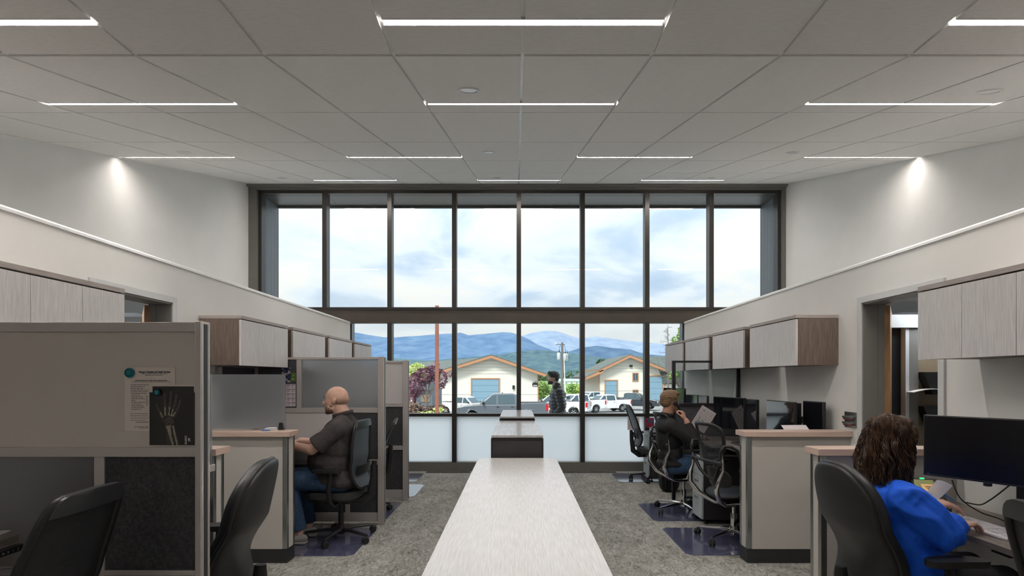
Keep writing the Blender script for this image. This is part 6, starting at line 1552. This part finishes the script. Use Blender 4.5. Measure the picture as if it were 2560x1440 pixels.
bx(-0.05, 0.05, -0.03, 0.05, 0, 0.008).build('base', 'black_plastic', dh, bevel=0.002); bx(-0.008, 0.008, 0.0, 0.006, 0.008, 0.30).build('stem', 'black_plastic', dh, bevel=0.001); bx(-0.04, 0.04, -0.004, 0.0, 0.20, 0.32).build('back_plate', 'black_plastic', dh, bevel=0.001)
sheet('pinkish folded paper on the raised desk by the bright monitor', P(1990, 1072, 4.74), (1, 0.1, 0.02), (0.0, 0.8, 0.55), 0.22, 0.10, lines=3, seed=2)
sheet('white paper lying on the raised desk beside the counter', (2.16, 4.86, 0.8515), (1, 0.2, 0), (-0.2, 1, 0), 0.21, 0.28, lines=8, seed=3)
sheet('pink form on the raised desk behind the keyboard', (2.30, 5.10, 0.8515), (1, -0.3, 0), (0.3, 1, 0), 0.21, 0.28, 'paper', lines=8, seed=5)
sheet('month calendar sheet taped to the frosted glass by the far right chair', (P(1583, 0, 8.93).x, 8.912, P(0, 1059, 8.93).z), (1, 0, 0), (0, 0, 1), 0.19, 0.20, lines=6, seed=6)
sheet('blue and red picture taped below the window rail at right', (P(1624, 0, 8.90).x, 8.905, P(0, 1062, 8.9).z+0.03), (1, 0, 0), (0, 0, 1), 0.15, 0.16, mat('picture_blue', (0.02, 0.12, 0.22), 0.5, scale=12, col2=(0.35, 0.02, 0.05), lo=0.45, hi=0.5), lines=0, colour=False)
# keyboard maker
def keyboard(label, loc, rz, m='white_plastic', w=0.44, d=0.155, tilt=0.0, grp='keyboards'):
    c = thing('keyboard', label, 'keyboard', loc, rz, grp)
    bx(-d/2, d/2, -w/2, w/2, 0, 0.014).build('case', m, c, bevel=0.004)
    km = bx(-0.0078, 0.0078, -0.0078, 0.0078, 0, 0.006).mesh('key', m, 0)
    for r_ in range(6):
        for k in range(22):
            if k in (15, 19) and r_ != 9: continue
            if r_ == 5 and 5 < k < 11: continue
            link('key', km, c, (d/2-0.018-r_*0.0215, w/2-0.018-k*0.0192, 0.0135))
    bx(-d/2+0.003+0.0, -d/2+0.019, -0.03, 0.06, 0.0135, 0.019).build('space_bar', m, c, bevel=0.002)
    return c
keyboard('white full size keyboard under the woman\'s hands', (2.345, 2.80, 0.7405), R(2))
keyboard('dark keyboard on the raised desk behind the empty chrome chair', (2.19, 5.30, 0.8505), 0, 'black_plastic', 0.40, 0.14)
# woman's desk: phone, note, papers, cables
ph = thing('desk_phone', 'black desk phone with a lit screen beside the blue sleeve', 'phone', (P(2336, 0, 3.20).x-0.06, 3.20, 0.742), R(72))
MB().prism([(-0.10, 0), (0.10, 0), (0.10, 0.165), (-0.10, 0.03)], 'y', -0.10, 0.10).build('base', 'black_plastic', ph, bevel=0.006)
tl_ = math.atan2(0.135, 0.20); sl = Matrix.Rotation(-tl_, 3, 'Y')
MB().obox((0.050, -0.02, 0.134), (0.075, 0.10, 0.006), sl).build('display', mat('lcd_olive', (0.16, 0.17, 0.06), 0.25, emit=(0.30, 0.33, 0.12), estr=0.25), ph)
MB().obox((0.093, -0.02, 0.163), (0.008, 0.022, 0.006), sl).build('green_lamp', mat('lamp_green', (0.02, 0.4, 0.1), 0.3, emit=(0.05, 0.9, 0.3), estr=1.2), ph)
MB().tube([(-0.075, 0.075, 0.065), (-0.02, 0.075, 0.115), (0.05, 0.075, 0.155), (0.085, 0.075, 0.168)], [0.025, 0.016, 0.016, 0.026], 10).build('handset', 'black_plastic', ph, smooth=60)
for i in range(4):
    for j in range(3): MB().obox((-0.02-0.018*i, -0.06+0.02*j, 0.0855-0.0122*i), (0.012, 0.014, 0.006), sl).build('key', 'trousers_dark', ph, smooth=0)
nt_ = MB().obox((0, 0, 0), (0.076, 0.076, 0.0006)).build('sticky_note', 'yellow_note', None, smooth=0); nt_.location = P(2326, 1222, 3.14); nt_.rotation_euler = (R(32), R(0), R(-18)); tag(nt_, 'yellow sticky note with two scribbled words stuck on the desk phone', 'sticky note')
MB().box(-0.02, 0.025, 0.012, 0.018, 0.0004, 0.001).box(-0.015, 0.02, -0.002, 0.004, 0.0004, 0.001).build('scribble', 'ink', nt_, smooth=0)
o = MB().surf(lambda u, v: Vector((u*0.21, v*0.15, 0.012+0.05*u*u+0.01*math.sin(v*3))), 10, 6, 0.002, (0, 0, 1)).build('clear_folder', frost_mat('clear_plastic', (0.75, 0.75, 0.85), 0.4, 0.5), None, (2.20, 3.02, 0.765), (0, R(-28), R(-10))); tag(o, 'curled clear plastic folder between the phone and the woman\'s hand', 'folder')
def cable(label, pts, r=0.0035, m='black_rubber'):
    # smooth the polyline
    P_ = [Vector(p) for p in pts]; out = []
    for i in range(len(P_)-1):
        p0, p1, p2, p3 = P_[max(i-1, 0)], P_[i], P_[i+1], P_[min(i+2, len(P_)-1)]
        for k in range(8):
            t = k/8; out.append(0.5*((2*p1)+(-p0+p2)*t+(2*p0-5*p1+4*p2-p3)*t*t+(-p0+3*p1-3*p2+p3)*t**3))
    out.append(P_[-1]); o = MB().tube(out, r, 7).build('cable', m, None, smooth=80); tag(o, label, 'cable', 'black cables on the woman\'s desk'); return o
cable('black cable drooping from the large monitor to the wall', [P(2380, 1200, 3.05), P(2400, 1245, 3.0), P(2450, 1280, 2.95), P(2505, 1300, 2.85), P(2560, 1335, 2.75)])
cable('black cable rising to the right under the large monitor', [P(2415, 1256, 3.12), P(2450, 1262, 3.08), P(2475, 1250, 3.0), P(2500, 1232, 2.92), P(2530, 1208, 2.85)])
o = MB().tube([P(2360, 1235, 3.02), P(2372, 1244, 3.0), P(2386, 1252, 2.98)], 0.004, 8).build('pen', mat('pen_blue', (0.01, 0.12, 0.45), 0.35, var=0.02), None); tag(o, 'blue pen lying behind the woman\'s far hand', 'pen')
mp = bx(-0.13, 0.10, -0.16, 0.16, 0, 0.003).build('mouse_mat', 'black_rubber', None, (2.56, 2.62, 0.7403), bevel=0.002); tag(mp, 'black mat on the desk beyond the white keyboard', 'mouse mat')
# whiteboard items (partition A plane)
yA = 2.113
def onA(px, py): return Vector(((px-1293)/1385*2.10, yA, 1.5-(py-945)/1385*2.10))
a = onA(306, 918); b = onA(433, 1079)
lh = bx(a.x, b.x, yA-0.0008, yA, b.z, a.z).build('letterhead_sheet', 'paper_cream', None, smooth=0); tag(lh, 'printed questionnaire sheet with a hospital letterhead on the whiteboard', 'paper')
sc_ = 2.10/1385
def txt(s, px, py, hpx, parent, yy=yA-0.0012, m='ink', align='LEFT', bold=0.0, rot=(PI/2, 0, 0)):
    p = onA(px, py); return text_mesh(s, hpx*sc_*1.35, m, 'lettering', parent, (p.x, yy, p.z), rot, align=align, bold=bold)
t_ = text_mesh('Newport Hospital and Health Services', 0.0105, 'ink', 'lettering', lh, (onA(381, 931).x, yA-0.0012, onA(381, 932).z), (PI/2, 0, 0), align='CENTER', bold=0.0006)
t_.scale = (0.73, 1, 1)
lines = MB(); rnd = random.Random(2)
def bar(px0, px1, py, h=1.6, mb=lines):
    A_ = onA(px0, py-h/2); B_ = onA(px1, py+h/2)
    x = A_.x
    while x < B_.x:
        l = rnd.uniform(0.004, 0.013); mb.box(x, min(x+l, B_.x), yA-0.0013, yA-0.0008, B_.z, A_.z); x += l+0.0022
bar(349, 413, 934.5, 1.3); bar(358, 402, 938, 1.2); bar(332, 414, 951.5, 2.0); bar(323, 422, 955, 1.0)
for i, (x0, x1) in enumerate([(322, 366), (321, 358), (321, 352), (322, 366), (321, 366), (322, 360), (323, 344), (323, 352), (323, 357), (323, 333), (323, 357), (323, 350), (323, 354), (323, 356), (322, 348)]):
    bar(x0, x1, 962+i*4.4, 1.2)
for i in range(6): bar(360, 364, 991+i*4.4, 1.4)
for i, x1 in enumerate((366, 366, 366, 360)): bar(321, x1, 1035+i*5.3, 0.9)
bar(335, 366, 1056, 1.5); bar(330, 366, 1068, 1.1); bar(343, 366, 1071, 1.1)
lines.build('printed_lines', 'ink', lh, smooth=0)
a = onA(369, 962); b = onA(485, 1114)
bk = bx(a.x, b.x-0.001, yA-0.0024, yA-0.0016, b.z-0.003, a.z).build('backing_sheet', 'paper_cream', None, smooth=0); tag(bk, 'cream sheet behind the x-ray film on the whiteboard', 'paper')
mat('xray_film', (0.012, 0.010, 0.009), 0.25, var=0.05)
xr = thing('xray_film', 'black x-ray film of a hand and wrist on the whiteboard', 'x-ray film', (0, 0, 0))
fm = MB(); a1 = onA(377, 966); b1_ = onA(481, 1114); fm.box(a1.x, b1_.x, yA-0.0036, yA-0.0028, b1_.z, a1.z); a2 = onA(369.5, 981); b2_ = onA(485.5, 1114); fm.box(a2.x, a1.x, yA-0.0036, yA-0.0028, b2_.z, a2.z); fm.box(b1_.x, b2_.x, yA-0.0036, yA-0.0028, b2_.z, a2.z)
fm.build('film', 'xray_film', xr, smooth=0)
mat('bone', (0.40, 0.36, 0.29), 0.5, scale=150, col2=(0.24, 0.21, 0.17)); mat('bone_dim', (0.13, 0.115, 0.10), 0.5, scale=120, col2=(0.055, 0.05, 0.045)); mat('flesh_dim', (0.040, 0.033, 0.03), 0.5, var=0.15, scale=60)
# image print, drawn in the film's plane; px coordinates from the photograph's film
def xp(u, v): return onA(280+u*240/1503, 900+v*230/1440)
def strip(mb, pts, ws, lift):
    vs = []; 
    P2 = [xp(*p) for p in pts]
    for i, p in enumerate(P2):
        t = (P2[min(i+1, len(P2)-1)]-P2[max(i-1, 0)]); t.y = 0; t.normalize(); n = Vector((t.z, 0, -t.x)); w = ws[i]*240/1503*sc_/2
        vs += [(p.x+n.x*w, yA-lift, p.z+n.z*w), (p.x-n.x*w, yA-lift, p.z-n.z*w)]
    mb.add(vs, [(2*i, 2*i+1, 2*i+3, 2*i+2) for i in range(len(P2)-1)])
fl_ = MB()
strip(fl_, [(800, 500), (800, 700), (800, 850)], [40, 62, 80], 0.00365); strip(fl_, [(900, 470), (890, 650), (870, 850)], [36, 60, 90], 0.00365)
strip(fl_, [(985, 530), (960, 700), (910, 860)], [34, 56, 90], 0.00365); strip(fl_, [(1045, 620), (1010, 760), (940, 900)], [30, 48, 80], 0.00365)
strip(fl_, [(665, 680), (710, 800), (800, 930)], [30, 50, 100], 0.00365); strip(fl_, [(840, 820), (860, 950), (880, 1050), (925, 1318)], [190, 190, 150, 200], 0.00364)
fl_.build('hand_shadow', 'flesh_dim', xr, smooth=0)
dm = MB()
for pts in ([(797, 530), (800, 590)], [(800, 605), (803, 655)], [(803, 670), (806, 735)], [(897, 490), (895, 560)], [(894, 575), (888, 640)], [(886, 655), (878, 730)], [(982, 545), (975, 610)], [(972, 622), (958, 680)], [(955, 695), (930, 765)],
            [(1043, 625), (1035, 680)], [(1032, 690), (1010, 745)], [(1005, 760), (970, 815)], [(670, 690), (690, 740)], [(694, 752), (725, 815)]):
    strip(dm, [pts[0], ((pts[0][0]+pts[1][0])/2, (pts[0][1]+pts[1][1])/2), pts[1]], [24, 14, 24], 0.0037)
for (u, v, r) in ((850, 930, 26), (880, 910, 24), (910, 950, 24), (870, 975, 28), (835, 1005, 20), (885, 1000, 22), (920, 980, 18), (820, 960, 20)):
    p = xp(u, v); rr = r*240/1503*sc_; dm.add([(p.x+rr*math.cos(a_), yA-0.00372, p.z+rr*math.sin(a_)) for a_ in [2*PI*i/10 for i in range(10)]], [tuple(range(10))])
dm.build('finger_bones', 'bone_dim', xr, smooth=0)
bn = MB()
for pts in ([(808, 740), (806, 800), (812, 870)], [(878, 735), (876, 800), (862, 870)], [(928, 770), (915, 825), (900, 880)], [(968, 820), (945, 860), (925, 885)], [(730, 820), (750, 865), (770, 900)]): strip(bn, pts, [26, 18, 32], 0.00375)
strip(bn, [(857, 1030), (862, 1060), (885, 1180), (910, 1270), (933, 1334)], [86, 66, 42, 32, 30], 0.00375); strip(bn, [(930, 1035), (935, 1060), (965, 1200), (998, 1334)], [44, 28, 26, 28], 0.00375)
bn.build('arm_bones', 'bone', xr, smooth=0)
txt('R', 466, 1104, 8.5, xr, yA-0.0038, 'paper', bold=0.0004)
text_mesh('CWW', 0.012, 'paper', 'lettering', xr, (onA(458, 1090).x, yA-0.0038, onA(458, 1090).z), (PI/2, R(90), 0), bold=0.0003)
for (px, py, r, lab) in ((321, 932, 12, 'large teal round magnet on the letterhead sheet'), (390, 981, 10, 'teal round magnet on the x-ray film')):
    p = onA(px, py); r_ = r*sc_; mg = thing('magnet', lab, 'magnet', (p.x, yA-0.004, p.z), 0, 'round magnets')
    MB().lathe([(r_, 0), (r_, -0.006), (r_*0.8, -0.009), (r_*0.72, -0.006)], 24, (0, 0, 0), 'y').xf(Matrix.Scale(-1, 4, (0, 1, 0)) if False else Matrix.Identity(4)).build('rim', 'black_plastic' if r == 10 else 'teal_magnet', mg)
    MB().ell((0, -0.006, 0), (r_*0.68, 0.005, r_*0.68)).build('dome', 'teal_magnet', mg)
# things pinned to the tackboard cell of the partition behind the bald man
yB = 5.695-0.0165
def onB(px, py): return Vector(((px-1293)/1385*yB, yB, 1.5-(py-945)/1385*yB))
def pinned(label, x0, y0, x1, y1, m, name='photo_print', cat='picture', cells=None, grp='prints on the tackboard'):
    a, b = onB(x0, y0), onB(x1, y1); o = bx(a.x, b.x, yB-0.001, yB, b.z, a.z).build(name, m, None, smooth=0); tag(o, label, cat, grp)
    if cells:
        mm = MB(); rnd = random.Random(int(x0)); mc = MB()
        w, h = b.x-a.x, a.z-b.z; nx, ny = cells
        for i in range(nx):
            for j in range(ny):
                xx = a.x+w*(i+0.08)/nx; zz = b.z+h*(j+0.08)/ny
                mc.box(xx, xx+w*0.84/nx, yB-0.0014, yB-0.001, zz+h*0.64/ny, zz+h*0.80/ny)
                for k in range(3): mm.box(xx, xx+w*rnd.uniform(0.4, 0.84)/nx, yB-0.0014, yB-0.001, zz+h*(0.1+k*0.17)/ny, zz+h*(0.15+k*0.17)/ny)
        mc.build('header_band', mat('band_violet', (0.16, 0.10, 0.28), 0.6, var=0.2), o, smooth=0); mm.build('printed_lines', 'ink', o, smooth=0)
    return o
pinned('sports photo with dark and blue tones pinned on the tackboard', 704, 919, 726, 956, mat('photo_sport', (0.02, 0.03, 0.10), 0.4, scale=30, col2=(0.45, 0.40, 0.42), lo=0.5, hi=0.56))
pinned('small green nature photo pinned beside the sports photo', 727, 932, 739, 953, mat('photo_green', (0.03, 0.08, 0.015), 0.4, scale=40, col2=(0.25, 0.40, 0.08)))
pinned('purple and white calendar pinned under the photos', 705, 960, 739, 1016, 'paper', 'calendar', 'calendar', (3, 5))
# things on the left counter
o = MB().ell((0, 0, 0), (0.04, 0.015, 0.006)).build('blue_cloth', mat('cloth_blue', (0.12, 0.25, 0.55), 0.8, var=0.1), None, (P(664, 0, 4.52).x, 4.52, 1.074)); tag(o, 'small blue item lying on the left counter before the frosted divider', 'small item')
o = thing('stapler', 'small pale stapler on the left counter beside the black clamp', 'stapler', (P(676, 0, 4.53).x, 4.54, 1.0695), R(10))
bx(-0.05, 0.05, -0.012, 0.012, 0, 0.008).build('base', 'paper_cream', o, bevel=0.002); MB().tube([(-0.045, 0, 0.012), (0, 0, 0.02), (0.045, 0, 0.016)], 0.008, 8).build('lever', 'white_plastic', o)
# steel plate with pulls on the right wall, beside the casing
wp = thing('file_rack', 'steel wall rack holding maroon folders, left of the right door casing', 'wall rack', (XL, 0, 0))
ya, yb = 4.40, 4.55
bx(-0.012, -0.002, ya, yb, 1.10, 1.225).build('plate', 'steel_trim', wp, smooth=0)
for z_ in (1.13, 1.175):
    bx(-0.045, -0.012, ya+0.005, yb-0.02, z_, z_+0.018).build('shelf', 'steel_trim', wp, bevel=0.002)
    bx(-0.042, -0.014, ya+0.008, yb-0.03, z_-0.012, z_-0.002).build('maroon_folder', mat('maroon', (0.12, 0.02, 0.03), 0.5, var=0.1), wp, smooth=0)
# bag under the man's desk
bag = thing('backpack', 'black backpack on the floor behind the man on the phone', 'bag', (P(1668, 0, 7.35).x+0.02, 7.3, 0), R(15))
MB().surf(lambda u, v: Vector((0.13*sup(-math.cos(PI*v), 3)*math.sin((2*u-1)*PI/2), -0.02, 0.17-0.17*math.cos(PI*v))), 12, 12, lambda u, v: 0.15*(math.sin(PI*min(1, max(0, u)))**0.4)*(0.3+0.7*math.sin(PI*v)**0.4), (0, 1, 0)).build('main_pouch', 'trousers_dark', bag, smooth=60)
bx(-0.09, 0.09, -0.055, -0.02, 0.04, 0.17).build('front_pocket', 'trousers_dark', bag, bevel=0.015)
for s in (-1, 1): MB().tube([(s*0.07, -0.03, 0.31), (s*0.10, -0.08, 0.22), (s*0.09, -0.05, 0.07)], 0.012, 6).build('strap', 'black_rubber', bag)
MB().tube([(-0.03, 0.05, 0.33), (0, 0.05, 0.37), (0.03, 0.05, 0.33)], 0.008, 6).build('handle', 'black_rubber', bag)
# laptop / dock on the raised desk
lp = thing('laptop', 'closed dark laptop on the raised desk behind the right counter', 'laptop', (2.42, 4.98, 0.851), R(10))
bx(-0.12, 0.12, -0.16, 0.16, 0, 0.012).build('base', 'dark_laminate', lp, bevel=0.004); bx(-0.12, 0.12, -0.16, 0.16, 0.0125, 0.022).build('lid', 'black_plastic', lp, bevel=0.004)
# left desk: switch and papers
ls = bx(-0.05, 0.05, -0.014, 0.014, -0.012, 0.012).build('height_switch', 'black_plastic', None, (-1.822, 1.98, 0.882), (0, 0, R(90)), bevel=0.003); tag(ls, 'black desk height switch under the wood desk corner at left', 'switch')
for i, ch in enumerate(('A', 'V', '1', '2')): text_mesh(ch, 0.013, 'white_plastic', 'symbol', ls, (-0.036+i*0.02, -0.0145, -0.005), (PI/2, 0, 0))
sheet('white papers on the desk corner at the left edge', (-1.98, 1.93, 0.926), (1, 0.2, 0), (-0.2, 1, 0), 0.21, 0.28, lines=6, seed=8, colour=False)
